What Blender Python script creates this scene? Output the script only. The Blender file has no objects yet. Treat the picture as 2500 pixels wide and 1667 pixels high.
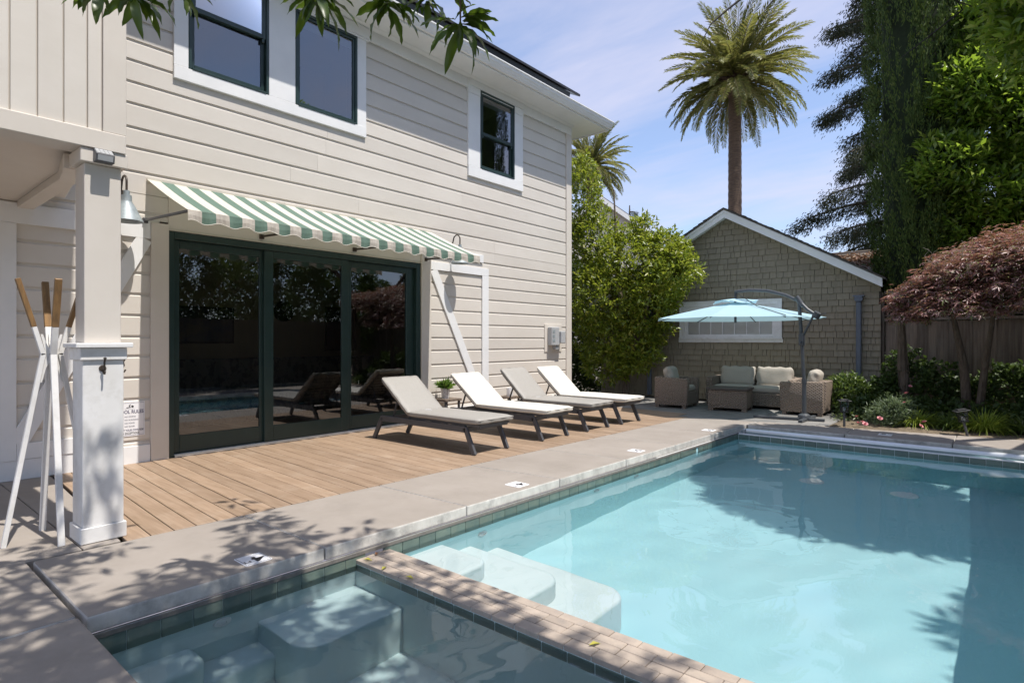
import bpy, bmesh, math, random
import numpy as np
from mathutils import Vector, Matrix
R = math.radians
random.seed(7); RNG = np.random.default_rng(11)
sc = bpy.context.scene
COL = sc.collection

# ------------------------------------------------------------------ camera, sky, sun, exposure
cd = bpy.data.cameras.new('camera'); cam = bpy.data.objects.new('camera', cd); COL.objects.link(cam)
cam.location = (7.08, 0.0, 1.30); cam.rotation_euler = (R(90), 0, R(40.236))
cd.sensor_width = 36.0; cd.lens = 36.0 * 1430 / 2500; cd.shift_y = -0.001
cd.clip_start = 0.05; cd.clip_end = 2000
sc.camera = cam
SUN = Vector((1.0, 0.08, 2.3)).normalized()
SUN_EL = math.asin(SUN.z); SUN_AZ = math.atan2(SUN.x, SUN.y)
world = bpy.data.worlds.new('World'); sc.world = world; world.use_nodes = True
wn = world.node_tree.nodes; wl = world.node_tree.links
bg = wn['Background']; bg.inputs['Strength'].default_value = 0.128
sky = wn.new('ShaderNodeTexSky'); sky.sky_type = 'NISHITA'; sky.sun_disc = False
sky.sun_elevation = SUN_EL; sky.sun_rotation = SUN_AZ
sky.air_density = 1.0; sky.dust_density = 0.6; sky.ozone_density = 6.0
tc = wn.new('ShaderNodeTexCoord')
def wmath(op, a, b=None):
    n = wn.new('ShaderNodeMath'); n.operation = op
    for i, v in enumerate((a, b)):
        if v is None: continue
        if hasattr(v, 'links'): wl.new(v, n.inputs[i])
        else: n.inputs[i].default_value = v
    return n.outputs[0]
sep = wn.new('ShaderNodeSeparateXYZ'); wl.new(tc.outputs['Generated'], sep.inputs[0])
zc_ = wmath('ADD', wmath('MAXIMUM', sep.outputs['Z'], 0.0), 0.22)
cb = wn.new('ShaderNodeCombineXYZ')
wl.new(wmath('DIVIDE', sep.outputs['X'], zc_), cb.inputs[0]); wl.new(wmath('DIVIDE', sep.outputs['Y'], zc_), cb.inputs[1])
mp = wn.new('ShaderNodeMapping'); wl.new(cb.outputs[0], mp.inputs[0])
mp.inputs['Rotation'].default_value = (0, 0, R(-38)); mp.inputs['Scale'].default_value = (0.75, 2.1, 1)
nz = wn.new('ShaderNodeTexNoise'); nz.inputs['Scale'].default_value = 1.25; nz.inputs['Detail'].default_value = 7
nz.inputs['Roughness'].default_value = 0.58; nz.inputs['Distortion'].default_value = 0.5
wl.new(mp.outputs[0], nz.inputs[0])
cr = wn.new('ShaderNodeMapRange'); cr.inputs[1].default_value = 0.37; cr.inputs[2].default_value = 0.78
cr.inputs[3].default_value = 0.22; cr.inputs[4].default_value = 0.92; wl.new(nz.outputs[0], cr.inputs[0])
mx = wn.new('ShaderNodeMix'); mx.data_type = 'RGBA'; wl.new(cr.outputs[0], mx.inputs[0])
wl.new(sky.outputs[0], mx.inputs[6]); mx.inputs[7].default_value = (3.7, 3.65, 4.45, 1)
wl.new(mx.outputs[2], bg.inputs['Color'])
sd = bpy.data.lights.new('sun', 'SUN'); sd.energy = 3.45; sd.angle = R(0.53); sd.color = (1.0, 0.945, 0.87)
sun = bpy.data.objects.new('sun', sd); COL.objects.link(sun); sun.location = (20, 3, 40)
sun.rotation_euler = SUN.to_track_quat('Z', 'Y').to_euler()
sd.cycles.is_caustics_light = True
sc.view_settings.view_transform = 'Standard'; sc.view_settings.look = 'None'
sc.view_settings.gamma = 1.0; sc.view_settings.use_curve_mapping = False
sc.view_settings.exposure = 0.78
sc.cycles.max_bounces = 10; sc.cycles.transparent_max_bounces = 12
sc.cycles.caustics_reflective = True; sc.cycles.blur_glossy = 0.6; sc.cycles.sample_clamp_indirect = 6.0

# ------------------------------------------------------------------ materials
def nd(nt, t, **kw):
    n = nt.nodes.new(t)
    for k, v in kw.items(): setattr(n, k, v)
    return n
MATS = {}
def M(name, c1, rough=0.6, c2=None, scale=6.0, stretch=(1, 1, 1), fac=0.5, bump=0.0, bscale=None, bdist=0.01, rnd=0.0,
      metal=0.0, spec=0.5, detail=5, spots=None, spot_scale=3.0, spot_amt=0.5, lo=0.35, hi=0.65, coat=0.0, rot=0.0):
    """Principled colour with noise between c1 and c2, per-object brightness change (rnd), fine relief and optional stains."""
    if name in MATS: return MATS[name]
    m = bpy.data.materials.new(name); m.use_nodes = True; nt = m.node_tree; L = nt.links
    p = nt.nodes['Principled BSDF']; p.inputs['Roughness'].default_value = rough; p.inputs['Metallic'].default_value = metal
    p.inputs['Specular IOR Level'].default_value = spec
    if coat: p.inputs['Coat Weight'].default_value = coat
    t = nd(nt, 'ShaderNodeTexCoord'); oi = nd(nt, 'ShaderNodeObjectInfo')
    off = nd(nt, 'ShaderNodeVectorMath', operation='MULTIPLY_ADD')
    cbx = nd(nt, 'ShaderNodeCombineXYZ')
    for i in range(3): L.new(oi.outputs['Random'], cbx.inputs[i])
    L.new(cbx.outputs[0], off.inputs[0]); off.inputs[1].default_value = (37, 17, 53) if rnd else (0, 0, 0)
    L.new(t.outputs['Object'], off.inputs[2])
    mpp = nd(nt, 'ShaderNodeMapping'); mpp.inputs['Scale'].default_value = stretch; mpp.inputs['Rotation'].default_value = (0, 0, rot)
    L.new(off.outputs[0], mpp.inputs[0])
    col = None
    if c2 is not None:
        n = nd(nt, 'ShaderNodeTexNoise'); n.inputs['Scale'].default_value = scale; n.inputs['Detail'].default_value = detail
        n.inputs['Roughness'].default_value = 0.6; L.new(mpp.outputs[0], n.inputs[0])
        mr = nd(nt, 'ShaderNodeMapRange'); mr.inputs[1].default_value = lo; mr.inputs[2].default_value = hi
        L.new(n.outputs[0], mr.inputs[0])
        mx = nd(nt, 'ShaderNodeMix', data_type='RGBA'); L.new(mr.outputs[0], mx.inputs[0])
        mx.inputs[6].default_value = (*c1, 1); mx.inputs[7].default_value = (*c2, 1); col = mx.outputs[2]
    else:
        rgb = nd(nt, 'ShaderNodeRGB'); rgb.outputs[0].default_value = (*c1, 1); col = rgb.outputs[0]
    if spots is not None:
        n = nd(nt, 'ShaderNodeTexNoise'); n.inputs['Scale'].default_value = spot_scale; n.inputs['Detail'].default_value = 8
        n.inputs['Roughness'].default_value = 0.7; L.new(off.outputs[0], n.inputs[0])
        mr = nd(nt, 'ShaderNodeMapRange'); mr.inputs[1].default_value = 0.5; mr.inputs[2].default_value = 0.75
        mr.inputs[4].default_value = spot_amt; L.new(n.outputs[0], mr.inputs[0])
        mx = nd(nt, 'ShaderNodeMix', data_type='RGBA'); L.new(mr.outputs[0], mx.inputs[0])
        L.new(col, mx.inputs[6]); mx.inputs[7].default_value = (*spots, 1); col = mx.outputs[2]
    if rnd:
        hs = nd(nt, 'ShaderNodeHueSaturation'); mr = nd(nt, 'ShaderNodeMapRange')
        mr.inputs[3].default_value = 1 - rnd; mr.inputs[4].default_value = 1 + rnd
        L.new(oi.outputs['Random'], mr.inputs[0]); L.new(mr.outputs[0], hs.inputs['Value']); L.new(col, hs.inputs['Color']); col = hs.outputs[0]
    L.new(col, p.inputs['Base Color'])
    if bump:
        n = nd(nt, 'ShaderNodeTexNoise'); n.inputs['Scale'].default_value = bscale or scale * 4; n.inputs['Detail'].default_value = 6
        L.new(mpp.outputs[0], n.inputs[0]); b = nd(nt, 'ShaderNodeBump'); b.inputs['Strength'].default_value = bump
        b.inputs['Distance'].default_value = bdist; L.new(n.outputs[0], b.inputs['Height']); L.new(b.outputs[0], p.inputs['Normal'])
    MATS[name] = m
    return m
def leafmat(name, c1, c2, trans=(0.2, 0.35, 0.04), tw=0.35, rough=0.42, spec=0.5, c3=None, c3_amt=0.0):
    if name in MATS: return MATS[name]
    m = bpy.data.materials.new(name); m.use_nodes = True; nt = m.node_tree; L = nt.links
    p = nt.nodes['Principled BSDF']; p.inputs['Roughness'].default_value = rough; p.inputs['Specular IOR Level'].default_value = spec
    g = nd(nt, 'ShaderNodeNewGeometry'); ra = nd(nt, 'ShaderNodeValToRGB')
    L.new(g.outputs['Random Per Island'], ra.inputs[0])
    e = ra.color_ramp.elements; e[0].color = (*c1, 1); e[1].color = (*c2, 1)
    if c3 is not None:
        e[1].position = 1 - c3_amt; q = e.new(1.0 - c3_amt * 0.5); q.color = (*c3, 1)
    L.new(ra.outputs[0], p.inputs['Base Color'])
    tr = nd(nt, 'ShaderNodeBsdfTranslucent')
    mxc = nd(nt, 'ShaderNodeMix', data_type='RGBA'); mxc.inputs[0].default_value = 0.55
    L.new(ra.outputs[0], mxc.inputs[6]); mxc.inputs[7].default_value = (*trans, 1); L.new(mxc.outputs[2], tr.inputs[0])
    ms = nd(nt, 'ShaderNodeMixShader'); ms.inputs[0].default_value = tw
    L.new(p.outputs[0], ms.inputs[1]); L.new(tr.outputs[0], ms.inputs[2])
    L.new(ms.outputs[0], nt.nodes['Material Output'].inputs[0]); MATS[name] = m
    return m
def glassmat(name, tint=(0.86, 0.9, 0.88), ior=1.5, boost=1.0):
    """Thin window pane: fresnel mix of straight-through and mirror."""
    m = bpy.data.materials.new(name); m.use_nodes = True; nt = m.node_tree; L = nt.links; nt.nodes.remove(nt.nodes['Principled BSDF'])
    f = nd(nt, 'ShaderNodeFresnel'); f.inputs[0].default_value = ior
    t = nd(nt, 'ShaderNodeBsdfTransparent'); t.inputs[0].default_value = (*tint, 1)
    gl = nd(nt, 'ShaderNodeBsdfGlossy'); gl.inputs['Roughness'].default_value = 0.0; gl.inputs[0].default_value = (0.95, 0.97, 1, 1)
    mu = nd(nt, 'ShaderNodeMath', operation='MULTIPLY', use_clamp=True); mu.inputs[1].default_value = boost; L.new(f.outputs[0], mu.inputs[0])
    ms = nd(nt, 'ShaderNodeMixShader'); L.new(mu.outputs[0], ms.inputs[0]); L.new(t.outputs[0], ms.inputs[1]); L.new(gl.outputs[0], ms.inputs[2])
    L.new(ms.outputs[0], nt.nodes['Material Output'].inputs[0]); MATS[name] = m
    return m
siding = M('beige siding paint', (0.655, 0.612, 0.557), 0.55, (0.615, 0.572, 0.517), 3.0, fac=.5, bump=.14, bscale=60, bdist=.002, rnd=.035, stretch=(1, .35, 1), spots=(.53, .485, .43), spot_scale=1.6, spot_amt=.22)
beige = M('beige trim paint', (0.65, 0.60, 0.54), 0.5, (0.615, 0.565, 0.505), 2.5, bump=.08, bscale=50, bdist=.002)
white = M('white trim paint', (0.80, 0.80, 0.80), 0.45, (0.74, 0.745, 0.75), 2.5, bump=.06, bscale=40, bdist=.002)
whitew = M('weathered white paint', (0.78, 0.775, 0.77), 0.5, (0.70, 0.69, 0.67), 3.0, bump=.12, bscale=35, bdist=.003, spots=(.42, .39, .33), spot_scale=7, spot_amt=.4)
green = M('dark green frame', (0.014, 0.034, 0.032), 0.35, (0.018, 0.04, 0.037), 5)
black = M('black metal', (0.02, 0.021, 0.023), 0.42, (0.028, 0.029, 0.03), 20)
charcoal = M('charcoal powder coat', (0.075, 0.077, 0.085), 0.42, (0.088, 0.09, 0.098), 20)
graphite = M('graphite umbrella metal', (0.06, 0.068, 0.078), 0.38, (0.075, 0.082, 0.092), 12)
steel = M('brushed aluminium', (0.74, 0.77, 0.78), 0.3, (0.66, 0.69, 0.7), 12, metal=0.55, stretch=(.3, 1, 1))
galv = M('galvanised shade', (0.36, 0.41, 0.43), 0.5, (0.25, 0.29, 0.31), 14, spots=(.42, .46, .47), spot_scale=18, spot_amt=.6, metal=.25)
bronze = M('dark bronze', (0.05, 0.042, 0.038), 0.45, (0.08, 0.06, 0.045), 25, metal=.4)
plastic = M('grey plastic', (0.42, 0.43, 0.44), 0.45, (0.38, 0.39, 0.4), 8)
concrete = M('coping concrete', (0.315, 0.28, 0.247), 0.82, (0.275, 0.243, 0.212), 2.2, bump=.15, bscale=90, bdist=.003, rnd=.03, spots=(.215, .19, .166), spot_scale=3.2, spot_amt=.45, detail=9)
stucco = M('whitewashed coping face', (0.66, 0.635, 0.595), 0.85, (0.46, 0.44, 0.41), 7, stretch=(1, 1, .5), bump=.35, bscale=40, bdist=.006, spots=(.15, .145, .14), spot_scale=5, spot_amt=.7, lo=.35, hi=.7, rnd=.03)
teak = M('weathered deck wood', (0.34, 0.242, 0.168), 0.62, (0.25, 0.172, 0.113), 2.0, stretch=(1.2, 16, 8), bump=.22, bscale=8, bdist=.003, rnd=.11, spots=(.40, .315, .24), spot_scale=3.2, spot_amt=.55, detail=8, rot=R(3.7))
bluestone = M('bluestone', (0.235, 0.225, 0.21), 0.8, (0.175, 0.172, 0.168), 3, bump=.2, bscale=40, bdist=.004, rnd=.14, detail=8)
tile_g = M('slate green waterline tile', (0.155, 0.20, 0.165), 0.35, (0.10, 0.15, 0.135), 7, bump=.2, bscale=25, bdist=.003, rnd=.14, spots=(.24, .235, .17), spot_scale=8, spot_amt=.4, detail=8)
tile_s = M('slate divider tile', (0.46, 0.385, 0.315), 0.6, (0.335, 0.28, 0.235), 6, bump=.28, bscale=22, bdist=.004, rnd=.10, spots=(.22, .20, .19), spot_scale=9, spot_amt=.5, detail=9)
grout = M('grout', (0.20, 0.185, 0.165), 0.9, (0.15, 0.14, 0.13), 20)
plaster = M('white pool plaster', (0.70, 0.745, 0.745), 0.7, (0.64, 0.70, 0.705), 2.4, detail=9, lo=.3, hi=.7, spots=(.52, .60, .61), spot_scale=4, spot_amt=.35, bump=.15, bscale=30, bdist=.004)
aqua = M('water tinted pool plaster', (0.43, 0.68, 0.725), 0.7, (0.39, 0.645, 0.695), 1.1, detail=9, lo=.25, hi=.75, spots=(.55, .68, .70), spot_scale=.9, spot_amt=.25)  # depth tint of the water is put into the basin colour
grey_p = M('grey green spa plaster', (0.58, 0.70, 0.71), 0.7, (0.52, 0.64, 0.65), 1.4, detail=9, lo=.25, hi=.75)
soil = M('garden soil', (0.10, 0.075, 0.05), 0.95, (0.20, 0.155, 0.10), 22, bump=.8, bscale=50, bdist=.02, detail=9)
dirt = M('dry ground', (0.24, 0.21, 0.17), 0.95, (0.17, 0.15, 0.115), 1.3, bump=.5, bscale=14, bdist=.02, detail=9)
cush_t = M('taupe cushion', (0.33, 0.315, 0.29), 0.6, (0.30, 0.285, 0.262), 60, bump=.25, bscale=14, bdist=.012, spec=.5)
cush_w = M('cream cushion', (0.66, 0.635, 0.575), 0.8, (0.62, 0.595, 0.535), 50, bump=.22, bscale=14, bdist=.012)
cush_s = M('sofa cushion', (0.42, 0.385, 0.335), 0.85, (0.38, 0.35, 0.305), 60, bump=.3, bscale=10, bdist=.015)
sage = M('awning green', (0.155, 0.24, 0.195), 0.8, (0.135, 0.215, 0.172), 30, bump=.15, bscale=120, bdist=.003)
cream = M('awning cream', (0.74, 0.71, 0.63), 0.85, (0.69, 0.66, 0.585), 30, bump=.15, bscale=120, bdist=.003)
slub = M('awning linen', (0.66, 0.61, 0.54), 0.85, (0.50, 0.455, 0.40), 40, stretch=(1, 1, .25), bump=.15, bscale=120, bdist=.003)
canopy_b = M('pale blue canopy', (0.46, 0.67, 0.76), 0.75, (0.43, 0.64, 0.73), 8, bump=.05, bscale=200, bdist=.002)
for _m, _t in ((sage, (.13, .26, .18)), (cream, (.72, .68, .58)), (slub, (.62, .56, .48)), (canopy_b, (.42, .66, .76))):
    _n = _m.node_tree; _tr = nd(_n, 'ShaderNodeBsdfTranslucent'); _tr.inputs[0].default_value = (*_t, 1); _x = nd(_n, 'ShaderNodeMixShader'); _x.inputs[0].default_value = .28
    _n.links.new(_n.nodes['Principled BSDF'].outputs[0], _x.inputs[1]); _n.links.new(_tr.outputs[0], _x.inputs[2]); _n.links.new(_x.outputs[0], _n.nodes['Material Output'].inputs['Surface'])
shing = M('taupe shingle', (0.265, 0.228, 0.165), 0.8, (0.222, 0.19, 0.138), 5, stretch=(6, 1, .5), bump=.3, bscale=8, bdist=.004, rnd=.08)
roofdark = M('dark roof shingle', (0.07, 0.064, 0.058), 0.9, (0.11, 0.10, 0.088), 14, bump=.6, bscale=20, bdist=.02)
rooftan = M('faded roof shingle', (0.26, 0.22, 0.18), 0.9, (0.19, 0.16, 0.13), 6, stretch=(1, 6, 6), bump=.5, bscale=20, bdist=.02, rnd=.1)
fencew = M('weathered fence wood', (0.26, 0.205, 0.16), 0.85, (0.14, 0.105, 0.08), 2.2, stretch=(14, 14, .8), bump=.4, bscale=6, bdist=.006, rnd=.3, spots=(.24, .215, .19), spot_scale=2, spot_amt=.5, detail=8)
bark = M('grey brown bark', (0.16, 0.125, 0.095), 0.9, (0.085, 0.065, 0.05), 9, stretch=(3, 3, .7), bump=.8, bscale=12, bdist=.03)
palmbark = M('palm trunk bark', (0.155, 0.105, 0.07), 0.9, (0.075, 0.05, 0.035), 5, stretch=(.6, .6, 4), bump=.9, bscale=10, bdist=.06)
bluegrey = M('slate blue paint', (0.115, 0.135, 0.175), 0.5, (0.10, 0.12, 0.155), 6)
rackwood = M('rack tip wood', (0.33, 0.19, 0.075), 0.45, (0.20, 0.115, 0.05), 5, stretch=(9, 9, 1), rnd=.25, bump=.2, bscale=8, bdist=.003)
tablew = M('weathered table wood', (0.20, 0.155, 0.12), 0.7, (0.12, 0.09, 0.07), 6, stretch=(1, 10, 4), rnd=.1, bump=.2)
dark_room = M('room wall', (0.46, 0.40, 0.31), 0.8, (0.43, 0.37, 0.285), 2)
panelblk = M('solar panel', (0.022, 0.022, 0.024), 0.35, (0.03, 0.03, 0.032), 10)
pot_m = M('speckled white pot', (0.72, 0.70, 0.68), 0.5, (0.45, 0.42, 0.40), 45, lo=.5, hi=.6)
signw = M('sign white', (0.82, 0.82, 0.84), 0.35, (0.79, 0.79, 0.81), 4)
ink = M('navy ink', (0.03, 0.03, 0.10), 0.5); inkb = M('black ink', (0.02, 0.02, 0.024), 0.5)
inkr = M('red ink', (0.45, 0.10, 0.09), 0.5); inkg = M('grey ink', (0.16, 0.16, 0.2), 0.5)
pane_m = glassmat('window glass', (.96, .97, .96), 1.45, .7); pane_d = glassmat('door glass', (0.5, 0.52, 0.47), 1.75, 1.75)
pane_u = glassmat('upper window glass', (0.5, 0.53, 0.55), 1.6, 3.0)
flower_m = M('pink petals', (0.65, 0.22, 0.26), 0.6, (0.72, 0.38, 0.38), 30)
def wicker(name, a, b):
    m = M(name, a, .6, b, 30); nt = m.node_tree; L = nt.links; p = nt.nodes['Principled BSDF']
    t = nd(nt, 'ShaderNodeTexCoord'); s = nd(nt, 'ShaderNodeSeparateXYZ'); L.new(t.outputs['Object'], s.inputs[0])
    ad = nd(nt, 'ShaderNodeMath', operation='ADD'); L.new(s.outputs[0], ad.inputs[0]); L.new(s.outputs[1], ad.inputs[1])
    def sn(src, f, ph=0.0):
        mu = nd(nt, 'ShaderNodeMath', operation='MULTIPLY_ADD'); mu.inputs[1].default_value = f; mu.inputs[2].default_value = ph; L.new(src, mu.inputs[0])
        si = nd(nt, 'ShaderNodeMath', operation='SINE'); L.new(mu.outputs[0], si.inputs[0]); return si.outputs[0]
    a1 = sn(ad.outputs[0], 105.0); a2 = sn(s.outputs[2], 140.0); a3 = sn(s.outputs[2], 280.0)
    w = nd(nt, 'ShaderNodeMath', operation='MULTIPLY'); L.new(a1, w.inputs[0]); L.new(a2, w.inputs[1])
    w2 = nd(nt, 'ShaderNodeMath', operation='MULTIPLY_ADD'); L.new(a3, w2.inputs[0]); w2.inputs[1].default_value = -.45; L.new(w.outputs[0], w2.inputs[2])
    bp = nd(nt, 'ShaderNodeBump'); bp.inputs['Strength'].default_value = 0.9; bp.inputs['Distance'].default_value = 0.012
    L.new(w2.outputs[0], bp.inputs['Height']); L.new(bp.outputs[0], p.inputs['Normal'])
    return m
wick = wicker('taupe wicker', (0.33, 0.26, 0.21), (0.25, 0.195, 0.155))
def watermat(name, tint, bump):
    """Clear water surface: fresnel mix of tinted refraction and mirror with gentle ripples."""
    m = bpy.data.materials.new(name); m.use_nodes = True; nt = m.node_tree; L = nt.links; nt.nodes.remove(nt.nodes['Principled BSDF'])
    rf = nd(nt, 'ShaderNodeBsdfRefraction'); rf.inputs['IOR'].default_value = 1.333; rf.inputs['Roughness'].default_value = 0.0; rf.inputs[0].default_value = (*tint, 1)
    gl = nd(nt, 'ShaderNodeBsdfGlossy'); gl.inputs['Roughness'].default_value = 0.0; gl.inputs[0].default_value = (1, 1, 1, 1)
    f = nd(nt, 'ShaderNodeFresnel'); f.inputs[0].default_value = 1.333
    t = nd(nt, 'ShaderNodeTexCoord'); n = nd(nt, 'ShaderNodeTexNoise'); n.inputs['Scale'].default_value = 2.6; n.inputs['Detail'].default_value = 2
    n.inputs['Distortion'].default_value = .6
    L.new(t.outputs['Object'], n.inputs[0]); b = nd(nt, 'ShaderNodeBump'); b.inputs['Strength'].default_value = bump; b.inputs['Distance'].default_value = 0.02
    L.new(n.outputs[0], b.inputs['Height']); L.new(b.outputs[0], gl.inputs['Normal']); L.new(b.outputs[0], f.inputs['Normal'])
    ms = nd(nt, 'ShaderNodeMixShader'); L.new(f.outputs[0], ms.inputs[0]); L.new(rf.outputs[0], ms.inputs[1]); L.new(gl.outputs[0], ms.inputs[2])
    L.new(ms.outputs[0], nt.nodes['Material Output'].inputs['Surface'])
    return m
water_m = watermat('pool water', (0.94, 0.98, 0.985), .12); spaw_m = watermat('spa water', (0.93, 0.97, 0.975), .2)

# ------------------------------------------------------------------ builders
class MB:
    """Collects vertices and faces; build() links them as one mesh object."""
    def __init__(s): s.v = []; s.f = []; s.m = []; s.cur = 0
    def add(s, vs, fs):
        b = len(s.v); s.v += [tuple(v) for v in vs]
        for f in fs: s.f.append(tuple(i + b for i in f)); s.m.append(s.cur)
        return s
    def box(s, x0, x1, y0, y1, z0, z1):
        return s.add([(x0, y0, z0), (x1, y0, z0), (x1, y1, z0), (x0, y1, z0), (x0, y0, z1), (x1, y0, z1), (x1, y1, z1), (x0, y1, z1)],
                     [(3, 2, 1, 0), (4, 5, 6, 7), (0, 1, 5, 4), (1, 2, 6, 5), (2, 3, 7, 6), (3, 0, 4, 7)])
    def prism(s, poly, z0, z1):
        n = len(poly)
        return s.add([(x, y, z0) for x, y in poly] + [(x, y, z1) for x, y in poly],
                     [tuple(range(n - 1, -1, -1)), tuple(range(n, 2 * n))] + [(i, (i + 1) % n, n + (i + 1) % n, n + i) for i in range(n)])
    def ext(s, prof, axis, a, b):
        """Closed profile in the other two axes, drawn out along x or y."""
        n = len(prof)
        mk = (lambda p, t: (t, p[0], p[1])) if axis == 'x' else (lambda p, t: (p[0], t, p[1]))
        vs = [mk(p, a) for p in prof] + [mk(p, b) for p in prof]
        fs = [tuple(range(n)), tuple(range(2 * n - 1, n - 1, -1))] + [(i, n + i, n + (i + 1) % n, (i + 1) % n) for i in range(n)]
        return s.add(vs, fs)
    def bar(s, p, q, w, h, up=(0, 0, 1)):
        p, q = Vector(p), Vector(q); d = (q - p).normalized(); u = Vector(up)
        if abs(d.dot(u)) > .98: u = Vector((1, 0, 0))
        sd_ = d.cross(u).normalized(); u = sd_.cross(d).normalized()
        vs = []
        for c in (p, q):
            for a, b in ((-1, -1), (1, -1), (1, 1), (-1, 1)): vs.append(c + sd_ * a * w / 2 + u * b * h / 2)
        return s.add(vs, [(3, 2, 1, 0), (4, 5, 6, 7), (0, 1, 5, 4), (1, 2, 6, 5), (2, 3, 7, 6), (3, 0, 4, 7)])
    def tube(s, pts, r, n=8, cap=True):
        pts = [Vector(p) for p in pts]; rr = r if isinstance(r, (list, tuple)) else [r] * len(pts)
        rings = []; ref = Vector((0, 0, 1))
        for i, p in enumerate(pts):
            d = (pts[min(i + 1, len(pts) - 1)] - pts[max(i - 1, 0)]).normalized()
            a = d.cross(ref)
            if a.length < .05: a = d.cross(Vector((1, 0, 0)))
            a.normalize(); b = d.cross(a).normalized()
            rings.append([p + (a * math.cos(2 * math.pi * k / n) + b * math.sin(2 * math.pi * k / n)) * rr[i] for k in range(n)])
        vs = [v for r_ in rings for v in r_]; fs = []
        for i in range(len(pts) - 1):
            for k in range(n): fs.append((i * n + k, i * n + (k + 1) % n, (i + 1) * n + (k + 1) % n, (i + 1) * n + k))
        if cap: fs += [tuple(range(n - 1, -1, -1)), tuple(range((len(pts) - 1) * n, len(pts) * n))]
        return s.add(vs, fs)
    def lathe(s, prof, c=(0, 0, 0), n=20, axis=None):
        vs = []; fs = []; q = Matrix.Identity(3) if axis is None else Vector((0, 0, 1)).rotation_difference(Vector(axis)).to_matrix()
        for r, z in prof:
            for k in range(n):
                t = 2 * math.pi * k / n; vs.append(q @ Vector((r * math.cos(t), r * math.sin(t), z)) + Vector(c))
        for i in range(len(prof) - 1):
            for k in range(n): fs.append((i * n + k, i * n + (k + 1) % n, (i + 1) * n + (k + 1) % n, (i + 1) * n + k))
        return s.add(vs, fs)
    def mesh(s, name, mats, smooth=False, bevel=0.0, seg=1):
        me = bpy.data.meshes.new(name); me.from_pydata(s.v, [], s.f)
        for m in (mats if isinstance(mats, (list, tuple)) else [mats]): me.materials.append(m)
        me.polygons.foreach_set('material_index', s.m)
        bm = bmesh.new(); bm.from_mesh(me); bmesh.ops.recalc_face_normals(bm, faces=bm.faces)
        if bevel:
            bmesh.ops.bevel(bm, geom=[e for e in bm.edges if len(e.link_faces) == 2 and e.calc_face_angle(0) > .5], offset=bevel, segments=seg, profile=.6, affect='EDGES', clamp_overlap=True)
        bm.to_mesh(me); bm.free()
        if smooth:
            me.polygons.foreach_set('use_smooth', [True] * len(me.polygons))
            if smooth != 'all': me.set_sharp_from_angle(angle=R(40))
        return me
    def build(s, name, mats, parent=None, smooth=False, bevel=0.0, seg=1, loc=None, rot=None):
        return put(name, s.mesh(name, mats, smooth, bevel, seg), parent, loc, rot)
def put(name, data, parent=None, loc=None, rot=None):
    o = bpy.data.objects.new(name, data); COL.objects.link(o)
    if parent is not None: o.parent = parent
    if loc is not None: o.location = loc
    if rot is not None: o.rotation_euler = rot
    return o
def tag(o, label=None, cat=None, group=None, kind=None):
    for k, v in (('label', label), ('category', cat), ('group', group), ('kind', kind)):
        if v: o[k] = v
    return o
def thing(name, label, cat, loc=(0, 0, 0), rz=0.0, group=None, kind=None):
    return tag(put(name, None, None, loc, (0, 0, rz)), label, cat, group, kind)
def copy_tree(o, parent=None):
    c = o.copy(); COL.objects.link(c)
    if parent is not None: c.parent = parent
    for ch in list(o.children): copy_tree(ch, c)
    return c
def text(name, body, size, mat_, parent, loc, rot, align='CENTER', sx=1.0, ext=0.0004):
    cu = bpy.data.curves.new(name, 'FONT'); cu.body = body; cu.size = size; cu.align_x = align; cu.align_y = 'CENTER'; cu.extrude = ext
    cu.resolution_u = 3; cu.offset = size * .018; tmp = bpy.data.objects.new('tmp', cu); COL.objects.link(tmp)
    dg = bpy.context.evaluated_depsgraph_get(); me = bpy.data.meshes.new_from_object(tmp.evaluated_get(dg)); bpy.data.objects.remove(tmp); me.name = name
    me.materials.clear(); me.materials.append(mat_)
    o = put(name, me, parent, loc, rot); o.scale = (sx, 1, 1); return o
def leaves(P, D, N, Ln, Wd, fold=0.18, droop=0.15):
    """Vertices and triangles of n folded leaves; P base points, D directions, N rough normals, Ln and Wd sizes."""
    D = D / np.linalg.norm(D, axis=1, keepdims=True); S_ = np.cross(D, N); S_ /= np.linalg.norm(S_, axis=1, keepdims=True) + 1e-9
    U = np.cross(S_, D); n = len(P); Ln = np.broadcast_to(np.asarray(Ln, float), (n,))[:, None]; Wd = np.broadcast_to(np.asarray(Wd, float), (n,))[:, None]
    mid = P + D * Ln * .48
    V = np.stack([P, mid + S_ * Wd / 2 + U * Wd * fold, P + D * Ln - U * Ln * droop, mid - S_ * Wd / 2 + U * Wd * fold], 1).reshape(-1, 3)
    b = np.arange(n)[:, None] * 4
    F = np.concatenate([b + np.array([0, 2, 1]), b + np.array([0, 3, 2])], 1).reshape(-1, 3)
    return V, F
def fast_mesh(name, V, F, mats):
    me = bpy.data.meshes.new(name); V = np.asarray(V, np.float32); F = np.asarray(F, np.int32)
    me.vertices.add(len(V)); me.vertices.foreach_set('co', V.ravel()); me.loops.add(F.size); me.loops.foreach_set('vertex_index', F.ravel())
    me.polygons.add(len(F)); k = F.shape[1]; me.polygons.foreach_set('loop_start', np.arange(0, F.size, k, dtype=np.int32))
    try: me.polygons.foreach_set('loop_total', np.full(len(F), k, np.int32))
    except Exception: pass
    for m in (mats if isinstance(mats, (list, tuple)) else [mats]): me.materials.append(m)
    me.update(calc_edges=True); me.validate(); return me
def unit(n):
    v = RNG.normal(size=(n, 3)); return v / np.linalg.norm(v, axis=1, keepdims=True)
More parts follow.
